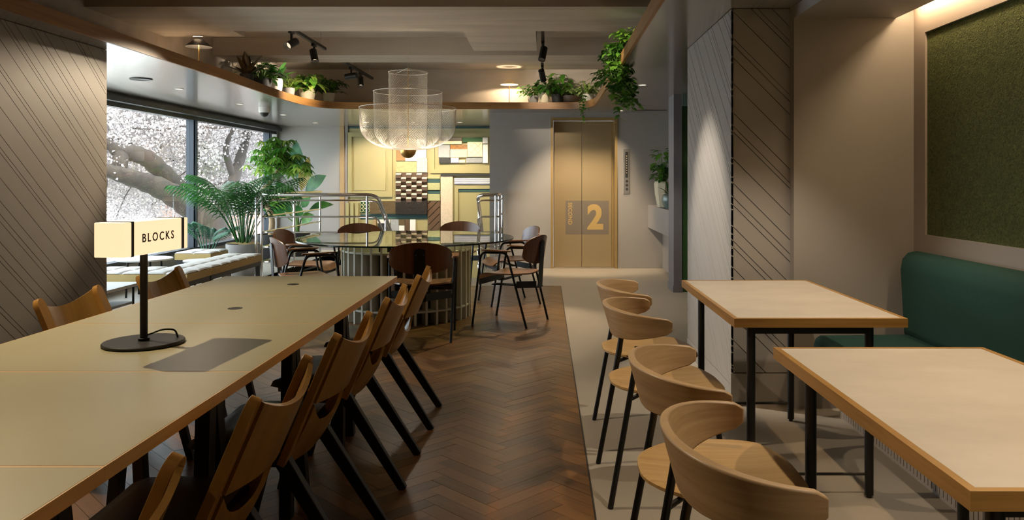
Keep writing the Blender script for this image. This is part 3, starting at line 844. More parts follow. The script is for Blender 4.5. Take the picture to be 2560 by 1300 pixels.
# ------------------------------------------------------------------ shelf lamps on the ledge of the opening
def shelf_lamp(label, x, y, shade, h=.245):
    t = thing('shelf_lamp', label, 'lamp', (x, y, SOF+.085), 0, 'small lamps on the high shelf')
    MB().lathe([(0, 0), (.055, 0), (.055, .008), (0, .010)], 24).build('base', 'brass', t)
    MB().lathe([(.0045, .01), (.0045, h+.03), (0, h+.03)], 10).build('stem', 'brass', t)
    MB().lathe([(.128, h), (.126, h+.002), (.045, h+.072), (.043, h+.072), (.124, h)], 32, close=True).build('shade', shade, t)
    MB().lathe([(0, h+.036), (.014, h+.036), (.016, h+.052), (0, h+.055)], 14).build('bulb', 'led_small', t)
    return point((x, y, SOF+.085+h+.022), 16.0, WARM, .012)
plain('shade_black', '#15120f', .5); plain('shade_linen', '#e6cfa8', .7)
shelf_lamp('black-shaded lamp alone on the left arm of the high shelf', -3.42, 7.75, 'shade_black')
shelf_lamp('pale-shaded lamp on the far high shelf left of the potted plants', (1273-VX)*11.15/F, 11.15, 'shade_linen', .285)

# ------------------------------------------------------------------ track lights
def track(label, x, y0, y1, z):
    t = thing('light_track', label, 'track', (x, (y0+y1)/2, z), 0, 'ceiling tracks'); h = (y1-y0)/2
    MB().box(-.017, .017, -h, h, -.016, .016).build('rail', 'black_metal', t, smooth=False, bevel=.002)
    for s in (-.7, .75):
        MB().tube([(0, s*h, .016), (0, s*h, CEIL-z)], .003, 6).build('hanger', 'steel', t)
    return t
def head(label, x, y, z, target, power, angle, blend=.4, color=WARM, zt=2.745):
    """a cylinder spotlight hanging under its track, aimed at target"""
    t = thing('track_spotlight', label, 'spotlight', (x, y, z), 0, 'black track spotlights')
    d = (Vector(target)-Vector((x, y, z))).normalized()
    MB().tube([-d*.075, d*.075], .038, 18, caps=False).tube([-d*.0755, -d*.074], .0385, 18).build('housing', 'black_metal', t)
    MB().tube([d*.020, d*.022], .036, 18).build('lens', 'lens_dim', t)
    MB().tube([(0, 0, zt-z-.016), (0, 0, .02), -d*.02], .012, 8).build('neck', 'black_metal', t)
    MB().box(-.016, .016, -.05, .05, zt-z-.045, zt-z-.016).build('adapter', 'black_metal', t, smooth=False)
    spot(Vector((x, y, z))+d*.095, target, power, angle, blend, color, .028)
    return t
track('black track between the ceiling beams left of the chandelier', -2.44, 7.45, 8.70, 2.745)
track('black track beyond the second beam behind the chandelier', -2.42, 9.42, 11.0, 2.715)
track('black track near the right end of the ceiling beams', -0.02, 7.45, 8.80, 2.745)
track('short black track beyond the second beam above the far shelf', -0.03, 9.42, 10.5, 2.715)
# ------------------------------------------------------------------ plants
def pot(parent, mat, r0, r1, h, name='pot', ribs=0):
    prof = [(0, 0), (r0, 0), (r0*.3+r1*.7, h*.5), (r1, h), (r1*.9, h), (r1*.88, h*.86), (0, h*.86)]
    o = MB().lathe(prof, 28).build(name, mat, parent)
    MB().lathe([(0, h*.9), (r1*.87, h*.88)], 20).build('soil', 'soil', parent)
    return o
def bushy(parent, mat, z0, n, spread, height, L, W, seed, droop=.5, stemmat='stem_green', name='foliage'):
    r = random.Random(seed); m = MB(); st = MB()
    for i in range(n):
        a = r.uniform(0, 2*PI); el = r.uniform(.15, 1.35); k = r.uniform(.45, 1)
        tip = Vector((math.cos(a)*math.cos(el)*spread*k, math.sin(a)*math.cos(el)*spread*k, z0+math.sin(el)*height*k))
        base = Vector((math.cos(a)*.02, math.sin(a)*.02, z0-.02))
        st.tube([base, (base+tip)/2+Vector((0,0,.03)), tip], .0022, 4, caps=False)
        d = Vector((math.cos(a+r.uniform(-.6,.6)), math.sin(a+r.uniform(-.6,.6)), r.uniform(-.5,.35)))
        dr = droop*r.uniform(.5,1.3)
        if tip.z+d.z*L-dr*L*.7 < .02: d.z = abs(d.z)*.5; dr = .05
        m.leaf(tip, d, (0,0,1), L*r.uniform(.7,1.2), W*r.uniform(.7,1.2), dr, r.uniform(.05,.35), 4)
    stuff(m.build(name, mat, parent)); stuff(st.build('stems', stemmat, parent))
def blades(parent, mat, z0, n, L, W, seed, el=(.7,1.4), bend=.6, name='leaf', each=True):
    r = random.Random(seed); mm = MB()
    for i in range(n):
        a = 2*PI*i/n+r.uniform(-.3,.3); e = r.uniform(*el)
        d = Vector((math.cos(a)*math.cos(e), math.sin(a)*math.cos(e), math.sin(e)))
        m = MB() if each else mm
        m.leaf((math.cos(a)*.015, math.sin(a)*.015, z0), d, (0,0,1), L*r.uniform(.7,1.1), W*r.uniform(.8,1.1), bend*r.uniform(.5,1.2), .3, 7, .75)
        if each: m.build(name, mat, parent)
    if not each: stuff(mm.build('foliage', mat, parent))
def fern(parent, mat, z0, n, L, seed, name='frond'):
    r = random.Random(seed)
    for i in range(n):
        a = 2*PI*i/n+r.uniform(-.4,.4); e = r.uniform(.35, 1.2); m = MB()
        d = Vector((math.cos(a)*math.cos(e), math.sin(a)*math.cos(e), math.sin(e))); side = Vector((-math.sin(a), math.cos(a), 0))
        l = L*r.uniform(.75,1.1); path = []
        for k in range(9):
            t = k/8; path.append(Vector((0,0,z0))+d*l*t+Vector((0,0,-1))*l*.5*t*t)
        m.tube(path, .0018, 4, caps=False)
        for k in range(1, 9):
            t = k/8
            for s in (-1, 1): m.leaf(path[k], side*s+d*.4, (0,0,1), l*.22*math.sin(PI*(.15+.8*t)), l*.055, .2, .1, 3)
        m.build(name, mat, parent)
ZS = SOF+.085
def shelf_plant(kind, label, px, d, potmat, r1, h, fn, x=None, sc_=1.1):
    X = (px-VX)*d/F if x is None else x
    t = thing(kind, label, 'plant', (X, d, ZS), 0, 'potted plants on the high shelf')
    t.scale = (sc_,)*3
    pot(t, potmat, r1*.78, r1, h); fn(t, h*.88); return t
# left arm of the shelf
shelf_plant('potted_banana_plant', 'broad-leaved plant farthest left in the row on the high left shelf', 617, 8.9, 'pot_dark', .07, .12, lambda t, z: blades(t, 'leaf_brown', z, 9, .32, .075, 11, (.6,1.4), .35))
shelf_plant('potted_green_plant', 'dark bushy plant in a black planter on the high left shelf', 652, 9.50, 'pot_dark', .12, .14, lambda t, z: bushy(t, 'leaf_dark', z, 90, .24, .24, .13, .075, 12))
shelf_plant('potted_paddle_plant', 'upright dark plant in a ribbed cream pot on the high left shelf', 688, 9.76, 'pot_white', .085, .17, lambda t, z: (blades(t, 'leaf_dark', z, 11, .36, .09, 13, (.5,1.4), .4), bushy(t, 'leaf_mid', z, 40, .17, .14, .10, .05, 14)))
shelf_plant('potted_fern', 'pale feathery fern on the high left shelf beside the ribbed pot', 722, 10.17, 'pot_grey', .07, .11, lambda t, z: fern(t, 'leaf_lime', z, 15, .34, 15))
shelf_plant('potted_monstera', 'bright green split-leaf plant in a round cream pot on the high shelf', 768, 10.72, 'pot_cream', .10, .165, lambda t, z: (bushy(t, 'leaf_mid', z, 55, .27, .22, .18, .09, 16, .7), bushy(t, 'leaf_lime', z, 22, .27, .24, .17, .08, 17, .7)))
shelf_plant('potted_dark_plant', 'dim leafy plant in a white pot at the left corner of the high shelf', 822, 10.95, 'pot_white', .075, .13, lambda t, z: bushy(t, 'leaf_dark', z, 60, .25, .22, .12, .055, 18, .6))
# far right of the shelf
def trailing(t, mat, start, n, length, seed, L=.05, W=.042, drift=(0,0), spread=.06, out=(0,-.05)):
    r = random.Random(seed); m = MB(); st = MB()
    for i in range(n):
        p = Vector(start)+Vector((r.uniform(-spread, spread), r.uniform(-spread, spread), 0)); path = [p.copy()]
        l = length*r.uniform(.45, 1.0); k = int(l/.035)+3
        for j in range(k):
            f = j/k
            p = p+Vector((out[0]*max(0, 1-j/3)+drift[0]*l/k*(.4+1.2*f)+r.uniform(-.012,.012), out[1]*max(0, 1-j/3)+drift[1]*l/k+r.uniform(-.012,.012), -.035 if j > 1 else -.004))
            path.append(p.copy())
            for q in range(2):
                a = r.uniform(0, 2*PI); d = Vector((math.cos(a), math.sin(a), r.uniform(-.9,.2)))
                m.leaf(p+d*.012, d, (d.x*.5, d.y*.5, 1), L*r.uniform(.6,1.25), W*r.uniform(.7,1.2), .3, r.uniform(-.1,.3), 3, .6)
        st.tube(path, .0014, 4, caps=False)
    stuff(m.build('foliage', mat, t)); stuff(st.build('stems', 'stem_green', t))
shelf_plant('potted_ivy', 'small loose ivy in a grey pot right of the far shelf lamp', 1333, 11.1, 'pot_grey', .07, .11, lambda t, z: bushy(t, 'leaf_mid', z, 60, .24, .18, .065, .05, 21, .5))
box_pot = shelf_plant('potted_peace_plant', 'dark spreading plant in a pale pot on the far high shelf', 1360, 11.02, 'pot_cream', .075, .14, lambda t, z: bushy(t, 'leaf_dark', z, 50, .22, .20, .12, .06, 22, .6))
shelf_plant('potted_leafy_plant', 'tallest dark green plant in a black pot on the far high shelf', 1395, 11.04, 'pot_dark', .085, .12, lambda t, z: bushy(t, 'leaf_mid', z, 95, .24, .30, .12, .065, 23, .6))
shelf_plant('potted_philodendron', 'pale variegated plant in a low brown bowl on the far high shelf', 1432, 11.05, 'pot_brown', .15, .10, lambda t, z: bushy(t, 'leaf_varieg', z, 85, .20, .14, .11, .06, 24, .5))
shelf_plant('potted_pothos', 'striped grassy plant with trailing shoots at the right shelf corner', 1472, 10.98, 'pot_white', .08, .12, lambda t, z: (bushy(t, 'leaf_varieg', z, 60, .20, .20, .09, .05, 25, .6), blades(t, 'leaf_lime', z, 12, .28, .03, 26, (.6,1.4), .4), trailing(t, 'leaf_mid', (-.06,-.24,.08), 4, .30, 27, spread=.03, out=(0,-.05))), x=.60)
t = shelf_plant('potted_pothos', 'lush green pothos lit at the corner where the right shelf begins', 1500, 9.9, 'pot_brown', .09, .12, lambda t, z: (bushy(t, 'leaf_mid', z, 80, .22, .22, .11, .07, 28, .6), bushy(t, 'leaf_lime', z, 16, .2, .2, .11, .06, 29)), x=.80)
# the long trailing ivy over the right edge
iv = thing('trailing_ivy', 'long trailing ivy spilling over the oak edge at the right', 'plant', (.80, 6.75, ZS), 0, 'potted plants on the high shelf')
pot(iv, 'pot_dark', .08, .10, .09)
bushy(iv, 'leaf_mid', .08, 150, .28, .15, .075, .055, 31, .5)
bushy(iv, 'leaf_lime', .09, 70, .26, .17, .07, .05, 32, .5)
trailing(iv, 'leaf_mid', (-.10, .05, .10), 16, .62, 33, L=.06, W=.05, drift=(.22, -.10), spread=.09, out=(-.045, -.02))
trailing(iv, 'leaf_dark', (-.10, .12, .10), 12, .50, 34, L=.06, W=.05, drift=(.12, .0), spread=.10, out=(-.045, -.01))

# ledge plants by the lift
t = thing('ledge_plant', 'glossy upright plant in a cream faceted vase on the ledge', 'plant', (1.60, 10.55, .925))
MB().lathe([(0,0),(.085,0),(.12,.18),(.13,.32),(.12,.345),(.11,.33),(.0,.32)], 8).build('vase', 'pot_cream', t, smooth=False)
bushy(t, 'leaf_mid', .34, 60, .20, .46, .15, .075, 41, .35)
bushy(t, 'leaf_dark', .34, 40, .17, .30, .15, .07, 42, .35)
t = thing('ledge_plant', 'low spiky plant in a rounded grey-green glazed pot on the ledge', 'plant', (1.615, 10.1, .925))
MB().lathe([(0,0),(.06,0),(.10,.05),(.112,.11),(.10,.165),(.075,.185),(.065,.18),(.0,.16)], 28).build('pot', 'pot_glaze', t)
blades(t, 'leaf_dark', .17, 9, .26, .05, 43, (.3,1.3), .5)

# ------------------------------------------------------------------ big plants by the window
def palm(label, X, Y, nfr, L, seed, potr=.22, poth=.44, mat='leaf_palm'):
    t = thing('potted_palm', label, 'plant', (X, Y, 0)); r = random.Random(seed)
    MB().lathe([(0,0),(potr*.62,0),(potr*.85,poth*.3),(potr*.98,poth*.75),(potr,poth),(potr*.92,poth),(potr*.9,poth*.9),(0,poth*.9)], 32).build('pot', 'pot_grey', t)
    mm = MB(); n = 24; vs = [(0,0,poth+.02)]
    for k in range(n): a = 2*PI*k/n; q = potr*(.93+.06*r.random()); vs.append((q*math.cos(a), q*math.sin(a), poth*.97+.03*r.random()))
    mm.add(vs, [(0, 1+k, 1+(k+1) % n) for k in range(n)]).build('moss', 'moss', t)
    for i in range(nfr):
        a = 2*PI*i/nfr*1.0+r.uniform(-.35,.35); e = r.uniform(.95, 1.42) if i % 3 else r.uniform(1.25,1.5)
        l = L*r.uniform(.75, 1.05); m = MB(); bx = Vector((math.cos(a)*.07, math.sin(a)*.07, poth))
        d = Vector((math.cos(a)*math.cos(e), math.sin(a)*math.cos(e), math.sin(e))); hor = Vector((math.cos(a), math.sin(a), 0)); side = Vector((-math.sin(a), math.cos(a), 0))
        path = []; N = 22
        for k in range(N+1):
            tt = k/N; path.append(bx+d*l*tt+(hor*.20-Vector((0,0,1))*.33)*l*tt**2.6)
        m.tube(path, [.009*(1-.8*k/N) for k in range(N+1)], 5, caps=False)
        for k in range(8, N+1):
            tt = k/N; fw = (path[k]-path[k-1]).normalized(); ll = l*.34*math.sin(PI*(.22+.68*(tt-.34)/.66))
            for s in (-1, 1):
                m.leaf(path[k], side*s*.8+fw*.75+Vector((0,0,-.15)), (side*s*.5+Vector((0,0,1))), ll, .032, .75, .25, 4, .6)
        m.build('frond', mat, t)
    return t
palm('kentia palm in a large grey pot behind the tufted bench', -4.04, 10.50, 24, 1.36, 51)
def palm_low():
    t = palm('small low palm at the window sill left of the large palm', -4.62, 10.75, 8, .62, 52, .12, .30, 'leaf_blue')
palm_low()
# banana and umbrella tree share a dark planter each
t = thing('potted_umbrella_tree', 'umbrella tree with a crooked tan trunk and palmate leaves in the window corner', 'plant', (-4.40, 12.6, 0))
MB().lathe([(0,0),(.20,0),(.24,.42),(.22,.42),(.21,.38),(0,.38)], 28).build('pot', 'pot_dark', t)
MB().lathe([(0,.40),(.215,.385)], 20).build('soil', 'moss', t)
tp = fillet([(0,0,.38),(.03,.0,.75),(-.20,-.05,1.05),(.10,-.03,1.35),(.18,0,1.75)], .25, 6)
MB().tube(tp, [.05-.025*i/(len(tp)-1) for i in range(len(tp))], 10).build('trunk', 'trunk_tan', t)
r = random.Random(61); fm = MB(); fm2 = MB(); st = MB()
for i in range(120):
    a = r.uniform(0, 2*PI); e = r.uniform(-.25, 1.45); q = r.uniform(.18, .52)
    c = Vector((.13, 0, 1.50))+Vector((math.cos(a)*math.cos(e)*q, math.sin(a)*math.cos(e)*q, math.sin(e)*q*.95))
    st.tube([Vector((.13,0,1.45)), (c+Vector((.13,0,1.55)))/2, c], .003, 4, caps=False)
    nl = 8
    for k in range(nl):
        b = 2*PI*k/nl; d = Vector((math.cos(b), math.sin(b), -.35))
        (fm if i % 4 else fm2).leaf(c, d, (0,0,1), r.uniform(.13,.19), .044, .5, .15, 4, .7)
stuff(fm.build('foliage', 'leaf_mid', t)); stuff(fm2.build('foliage', 'leaf_lime', t)); stuff(st.build('stems', 'stem_green', t))
t = thing('potted_banana', 'banana plant with broad upright leaves against the far wall', 'plant', (-4.22, 13.35, 0))
MB().lathe([(0,0),(.18,0),(.22,.40),(.20,.40),(.19,.36),(0,.36)], 28).build('pot', 'pot_dark', t)
MB().lathe([(0,.385),(.195,.37)], 20).build('soil', 'soil', t)
for k, (dx, dy, z0, dz, L, W, mt_, bend, tilt) in enumerate([(.02,-.1,1.55,1,.68,.26,'leaf_blue',.05,.1),(.24,-.1,1.20,.95,.66,.22,'leaf_gold',.10,.25),(.45,-.2,1.15,.45,.66,.24,'leaf_palm',.3,.3),(-.25,-.3,.85,.8,.62,.22,'leaf_palm',.35,.2),(.5,.1,.62,.35,.6,.16,'leaf_dark',.5,.2),(-.3,.1,.55,.45,.6,.22,'leaf_palm',.4,.2),(.15,-.35,.45,.5,.55,.22,'leaf_palm',.5,.2),(-.45,-.3,.7,.6,.6,.24,'leaf_mid',.45,.2),(.35,-.4,.75,.45,.5,.2,'leaf_palm',.4,.2),(-.1,-.4,.95,.6,.5,.22,'leaf_mid',.4,.2),(-.5,-.1,.5,.4,.55,.22,'leaf_palm',.5,.2),(.3,-.2,.3,.35,.5,.2,'leaf_mid',.5,.2)]):
    base = Vector((.03*math.cos(k*2), .03*math.sin(k*2), .36)); dirn = Vector((dx, dy, dz)).normalized()
    p1 = Vector((dx*.35, dy*.35, .36+z0*.62))
    MB().tube([base, (base+p1)/2+Vector((-dx*.06, 0, .06)), p1], [.016, .012, .007], 7).build('stalk', 'stem_green', t)
    MB().leaf(p1, dirn, Vector((-dx*.4, -1, .35)), L, W, bend, .18, 9, .9).build('leaf', mt_, t)
# ------------------------------------------------------------------ stair and chrome railings
st_ = struct(thing('stairs', 'x', 'x')); del st_['label']; del st_['category']
for k in range(13):
    y = 10.352+k*.27; z = -.18*(k+1)
    box('step', 'concrete', -2.16, -.95, y, y+.30, z-.06, z, st_)
for x in (-2.20, -.95):
    MB().prism([(10.352,-.05),(10.352,-.40),(13.9,-2.75),(13.9,-2.35)], lambda a, b, t, x=x: (x+t, a, b), 0, .04).build('stringer', 'white_paint', st_, smooth=False)
RF = 10.30
def zrow(py): return CZ-(py-VY)*RF/F
rows = [501, 542, 581, 618, 655]
g = thing('stair_railing', 'long chrome tube railing guarding the stairwell left of the display wall', 'railing', (0, 0, 0), 0, 'chrome stair railings')
zt = zrow(487)
SL = .63
def left_path(z, ins=0.0, top=False):
    return fillet([(-3.74+ins, 13.1, z), (-3.74+ins, RF+ins, z), (-2.20-ins, RF+ins, z), (-2.17-ins, 12.6, z-SL*(12.6-RF))], .16 if top else .12, 7)
MB().tube(left_path(zt, 0, True), .024, 12).build('handrail', 'chrome', g)
for py in rows: MB().tube(left_path(zrow(py), .0), .012, 8).build('rail', 'chrome', g)
for x, y, zz in ((-3.72, RF, zt), (-3.80, RF+.02, zt), (-2.335, RF, zt), (-3.74, 11.7, zt), (-3.74, 13.05, zt)):
    MB().tube([(x, y, -.02), (x, y, zz-.01)], .017, 10).build('post', 'chrome', g)
for y in (10.75, 12.3): MB().tube([(-2.18, y, zt-SL*(y-RF)-1.15), (-2.18, y, zt-SL*(y-RF))], .017, 10).build('post', 'chrome', g)
g = thing('stair_railing', 'short chrome tube railing between the stair and the lift wall', 'railing', (0, 0, 0), 0, 'chrome stair railings')
def right_path(z, top=False):
    return fillet([(-.615, 11.40, z), (-.615, RF, z), (-.885, RF, z), (-.905, 12.5, z-SL*(12.5-RF))], .13 if top else .10, 7)
MB().tube(right_path(zt, True), .024, 12).build('handrail', 'chrome', g)
for py in rows: MB().tube(right_path(zrow(py)), .012, 8).build('rail', 'chrome', g)
for x, y in ((-.645, RF), (-.60, RF+.06), (-.615, 11.38)): MB().tube([(x, y, 0), (x, y, zt-.01)], .017, 10).build('post', 'chrome', g)
for y in (10.62, 12.2): MB().tube([(-.89, y, zt-SL*(y-RF)-1.15), (-.89, y, zt-SL*(y-RF))], .017, 10).build('post', 'chrome', g)

# ------------------------------------------------------------------ display wall of material samples
plain('olive', '#a69a68', .5); plain('olive_light', '#ac9f6e', .5); plain('speckle', '#a2a06e', .7, var=.25, scale=(60,60,60)); plain('teal', '#2f4d48', .6)
plain('s_brown', '#8f6a3c', .6); plain('s_white', '#e6ded0', .6); plain('s_cream', '#e8d8ac', .6); plain('s_check', '#5a4638', .8); plain('s_shag', '#2a221a', .95, var=.6, scale=(70,70,70), bstr=.8, bdist=.03)
plain('s_shagb', '#6a5636', .95, var=.5, scale=(70,70,70), bstr=.8, bdist=.03)
plain('s_grey', '#9d9d98', .7, var=.15, scale=(40,40,40)); plain('s_amber', '#9a6420', .4, var=.4, scale=(30,30,30)); plain('s_green', '#2c5a24', .6); plain('s_dark', '#2c2a26', .6); plain('s_lilac', '#a6a3b6', .5)
plain('s_stone', '#c9b698', .7, var=.12, scale=(30,30,30), bstr=.2); plain('s_taupe', '#80705c', .6); plain('s_ringw', '#d8d2a0', .5); plain('s_tan', '#a88a5e', .6); plain('s_chev', '#5f452c', .5)
DW = DB+.055
dw = thing('sample_wall', 'olive-yellow wall mounted with tiles, wood and fabric samples above the stair', 'display', (0, 0, 0))
def dp(name, mat, x0, x1, y0, y1, t, parent=dw, base=0.0, bev=0):
    a = P(x0, y0, DB); b = P(x1, y1, DB)
    return box(name, mat, a.x, b.x, DW-base-t, DW-base, b.z, a.z, parent, bevel=bev)
wb = dp('board', 'olive', 861, 1262, 320, 840, .02)
dp('head_shadow_strip', 'teal', 861, 1262, 317, 321, .03)  # no real gap: dark strip coloured in for the shadow line at the soffit
dp('wood_jamb', 's_tan', 850, 861, 316, 700, .08)
def framed(x0, x1, y0, y1, bw, t):
    dp('panel_frame', 'olive', x0, x0+bw, y0, y1, t, base=.02); dp('panel_frame', 'olive', x1-bw, x1, y0, y1, t, base=.02)
    dp('panel_frame', 'olive', x0+bw, x1-bw, y0, y0+bw, t, base=.02); dp('panel_frame', 'olive', x0+bw, x1-bw, y1-bw, y1, t, base=.02)
framed(868, 980, 331, 492, 11, .035); dp('field', 'olive_light', 884, 963, 346, 476, .010, base=.02)
framed(1076, 1262, 331, 433, 10, .03)
framed(1136, 1262, 463, 612, 9, .03)
for a in ((990,1013,338,402,'s_brown',.03),(1013,1042,379,403,'s_white',.03),(1042,1066,348,395,'s_white',.05),(1042,1068,395,431,'s_cream',.045),(990,1041,404,431,'speckle',.025),
          (1069,1100,440,447,'speckle',.02),(1069,1100,448,457,'teal',.012),(1069,1100,457,475,'speckle',.035),(1069,1100,475,485,'teal',.012),(1069,1100,485,502,'speckle',.035),
          (925,990,503,534,'s_shagb',.05),(990,1068,502,536,'s_shag',.07),(900,1068,536,548,'teal',.01),
          (1102,1132,440,660,'s_stone',.05),(1102,1262,435,440,'s_dark',.07),(1136,1262,445,461,'s_lilac',.05),(1146,1262,472,480,'teal',.012),  # the teal strip here is a painted shadow on the olive door, not a sample
          (1098,1155,344,352,'s_taupe',.06),(1098,1155,353,361,'s_cream',.09),(1156,1206,344,356,'s_green',.05),(1207,1220,344,359,'s_white',.09),(1207,1220,361,408,'s_white',.06),
          (1096,1125,362,394,'s_grey',.05),(1126,1168,362,373,'s_amber',.05),(1126,1168,373,394,'s_cream',.055),(1169,1206,355,392,'s_cream',.08),(1098,1126,395,408,'s_dark',.05),
          (1127,1147,394,407,'s_lilac',.05),(1148,1163,400,407,'s_cream',.06),(1165,1206,394,407,'s_grey',.04),
          (932,941,549,577,'s_tan',.06),(944,976,549,558,'s_white',.06),(946,975,559,577,'s_dark',.05),(977,997,549,577,'s_grey',.05),(998,1012,549,563,'s_shagb',.04),(998,1012,564,577,'s_white',.07),(1013,1024,549,577,'s_chev',.05),(1025,1039,549,577,'s_white',.05)):
    dp('sample', a[4], a[0], a[1], a[2], a[3], a[5], base=.02, bev=.004)
for x in (864, 876, 888): dp('slat', 'olive', x, x+8, 508, 600, .05, base=.02)
# perforation, ribs, ring tile, facet tile, chevrons
pf = MB()
for i in range(6):
    for j in range(8):
        c = P(1045+i*4.1, 398+j*4.3, DB); pf.lathe([(0, 0), (.0055, 0), (.0055, .0005), (0, .0005)], 6, (c.x, 0, 0))
        k = len(pf.v)-24
        for q in range(k, len(pf.v)): v = pf.v[q]; pf.v[q] = (v[0], DW-.0655-v[2], c.z+v[1])
stuff(pf.build('perforation', 's_dark', dw, smooth=False))
for j in range(5): dp('rib', 's_cream', 1126, 1168, 374+j*4, 376+j*4, .07, base=.02)
for j in range(3): dp('rib', 's_white', 1136, 1262, 446+j*5, 448.5+j*5, .06, base=.02)
dm = MB()
for a, b in (((1171,357),(1204,390)),((1204,357),(1171,390)),((1171,373),(1187,357)),((1187,390),(1204,373)),((1171,373),(1187,390)),((1187,357),(1204,373))):
    p = P(a[0], a[1], DB); q = P(b[0], b[1], DB); dm.bar((p.x, DW-.1002, p.z), (q.x, DW-.1002, q.z), .004, .004)
dm.build('diamond_lines', 's_taupe', dw, smooth=False)
for i in range(8):
    for j in range(3):
        c = P(904+i*8.1, 507.5+j*9.2, DB)
        MB().tube([(c.x+.026*math.cos(2*PI*k/14), DW-.04, c.z+.030*math.sin(2*PI*k/14)) for k in range(14)], .005, 5, closed=True).build('ring_piece', 's_ringw', dw)
dp('ring_back', 's_green', 900, 966, 503, 533, .01, base=.015)
fb = dp('facet_back', 's_check', 989, 1069, 431, 503, .02, base=.02)
for r_ in range(7):
    for c_ in range(6):
        if (r_+c_) % 2: continue
        a = P(990+c_*13, 433+r_*10.0, DB); b = P(1003+c_*13, 443+r_*10.0, DB); y = DW-.04
        MB().add([(a.x,y,a.z),(b.x,y,a.z),(a.x,y-.055,a.z-.03),(b.x,y-.055,a.z-.03),(a.x,y-.05,b.z-.015),(b.x,y-.05,b.z-.015),(a.x,y,b.z-.03),(b.x,y,b.z-.03)],
                 [(2,3,5,4),(4,5,7,6),(0,2,4,6),(1,7,5,3)]).build('facet', 's_check', dw, smooth=False)
        MB().add([(a.x,y-.001,a.z+.0005),(b.x,y-.001,a.z+.0005),(b.x,y-.055,a.z-.029),(a.x,y-.055,a.z-.029)], [(0,1,2,3)]).build('facet_lit_top', 's_cream', dw, smooth=False)  # cream cap paints the grazing light onto the top of the brown facet
for i in range(9):
    poly = clip(clip(clip(clip([(1069,440+i*18),(1100,440-31+i*18),(1100,440-31+i*18+15),(1069,440+i*18+15)], 0, -1, -503), 0, 1, 576), -1, 0, -1069), 1, 0, 1100)
    if len(poly) > 2: MB().prism(poly, lambda a, b, t: (P(a, b, DB).x, DW-.02-t, P(a, b, DB).z), 0, .03).build('wood_strip', 's_chev', dw, smooth=False)

# ------------------------------------------------------------------ lift
lf = thing('lift_door', 'brass-coloured lift doors with a grey SECOND 2 sign', 'lift', (0, 0, 0))
DD = DE+.13
def lp(name, mat, x0, x1, y0, y1, ya, yb, dref=DE, parent=lf, bev=0):
    a = P(x0, y0, dref); b = P(x1, y1, dref); return box(name, mat, a.x, b.x, ya, yb, max(b.z, 0.001), a.z, parent, bevel=bev)
lp('jamb', 'door_frame_gold', 1377, 1383.2, 294, 690, DE-.02, DE+.16); lp('jamb', 'door_frame_gold', 1536.8, 1543, 294, 690, DE-.02, DE+.16)
lp('head', 'door_frame_gold', 1383.2, 1536.8, 294, 300, DE-.02, DE+.16)
a0, a1, a2 = P(1384, 0, DE).x, P(1454.5, 0, DD).x, P(1536, 0, DE).x; zt_ = P(0, 301, DE).z
box('door_leaf', 'door_gold', a0, a1-.0025, DD, DD+.03, 0.006, zt_, lf, bevel=.002); box('door_leaf', 'door_gold', a1+.0025, P(1529, 0, DD).x, DD, DD+.03, .006, zt_, lf, bevel=.002)
box('side_return', 'door_frame_gold', P(1529, 0, DD).x+.002, a2, DD-.01, DD+.03, 0, zt_, lf)
box('sill', 'steel', a0, a2, DE-.01, DD+.06, -.004, .004, lf)
box('shaft_back', 's_dark', a0, a2, DD+.04, DD+.06, 0, zt_, lf)
s0 = P(1414, 502, DD); s1 = P(1522, 586, DD)
box('sign', 'sign_grey', s0.x, a1-.0025, DD-.0012, DD, s1.z, s0.z, lf); box('sign', 'sign_grey', a1+.0025, s1.x, DD-.0012, DD, s1.z, s0.z, lf)
c = P(1488, 542, DD)
text_mesh('numeral', '2', .5, 'door_letter', Matrix.Translation((c.x, DD-.0016, c.z)) @ Matrix(((1,0,0,0),(0,0,-1,0),(0,1,0,0),(0,0,0,1))), .0003, .02, lf, fit=(.236, .378))
c = P(1425.5, 534, DD)
text_mesh('floor_name', 'SECOND', .08, 'door_letter', Matrix.Translation((c.x, DD-.0016, c.z)) @ Matrix(((0,1,0,0),(0,0,-1,0),(-1,0,0,0),(0,0,0,1))), .0003, .002, lf, spacing=1.08, fit=(.325, .06))
cp = thing('call_panel', 'slim brushed-steel lift call panel right of the doors', 'control panel', (0, 0, 0))
lp('plate', 'steel', 1558, 1574, 372, 485, DE-.012, DE, parent=cp, bev=.002)
lp('display', 's_dark', 1563, 1570, 380, 444, DE-.0135, DE-.012, parent=cp)
for y in (449, 459, 469):
    q = P(1567, y+4, DE); MB().tube([(q.x, DE-.012, q.z), (q.x, DE-.016, q.z)], .018, 16).build('button', 's_dark', cp)
for k in range(8):
    q = P(1566.5, 390+k*6, DE); box('indicator', 's_cream', q.x-.006, q.x+.006, DE-.0142, DE-.0135, q.z-.006, q.z+.006, cp)

# ------------------------------------------------------------------ ceiling fittings
def downlight(x, y, z, label, power=0, target=None, angle=80, color=WARM, blend=.6, r=.045):
    t = thing('downlight', label, 'downlight', (x, y, z), 0, 'recessed downlights')
    MB().lathe([(r, -.0005), (r, -.004), (r-.008, -.005), (r-.010, -.0005)], 28, close=True).build('trim_ring', 'white_paint', t)
    MB().lathe([(0, -.0012), (r-.010, -.0012), (r-.010, -.0006), (0, -.0006)], 24).build('lens', 'led_small', t)
    if power: spot((x, y, z-.012), target or (x, y, 0), power, angle, blend, color, .03)
wb_l = ['downlight in the glossy soffit nearest to the grooved left wall', 'downlight in the glossy soffit right beside the dome camera', 'downlight in the glossy soffit beyond the dome camera', 'farthest downlight in the glossy soffit, near the far wall']
for i, y in enumerate((8.47, 10.16, 11.84, 13.5)): downlight(-3.95, y, SOF, wb_l[i], 8, None, 90, NEUT)
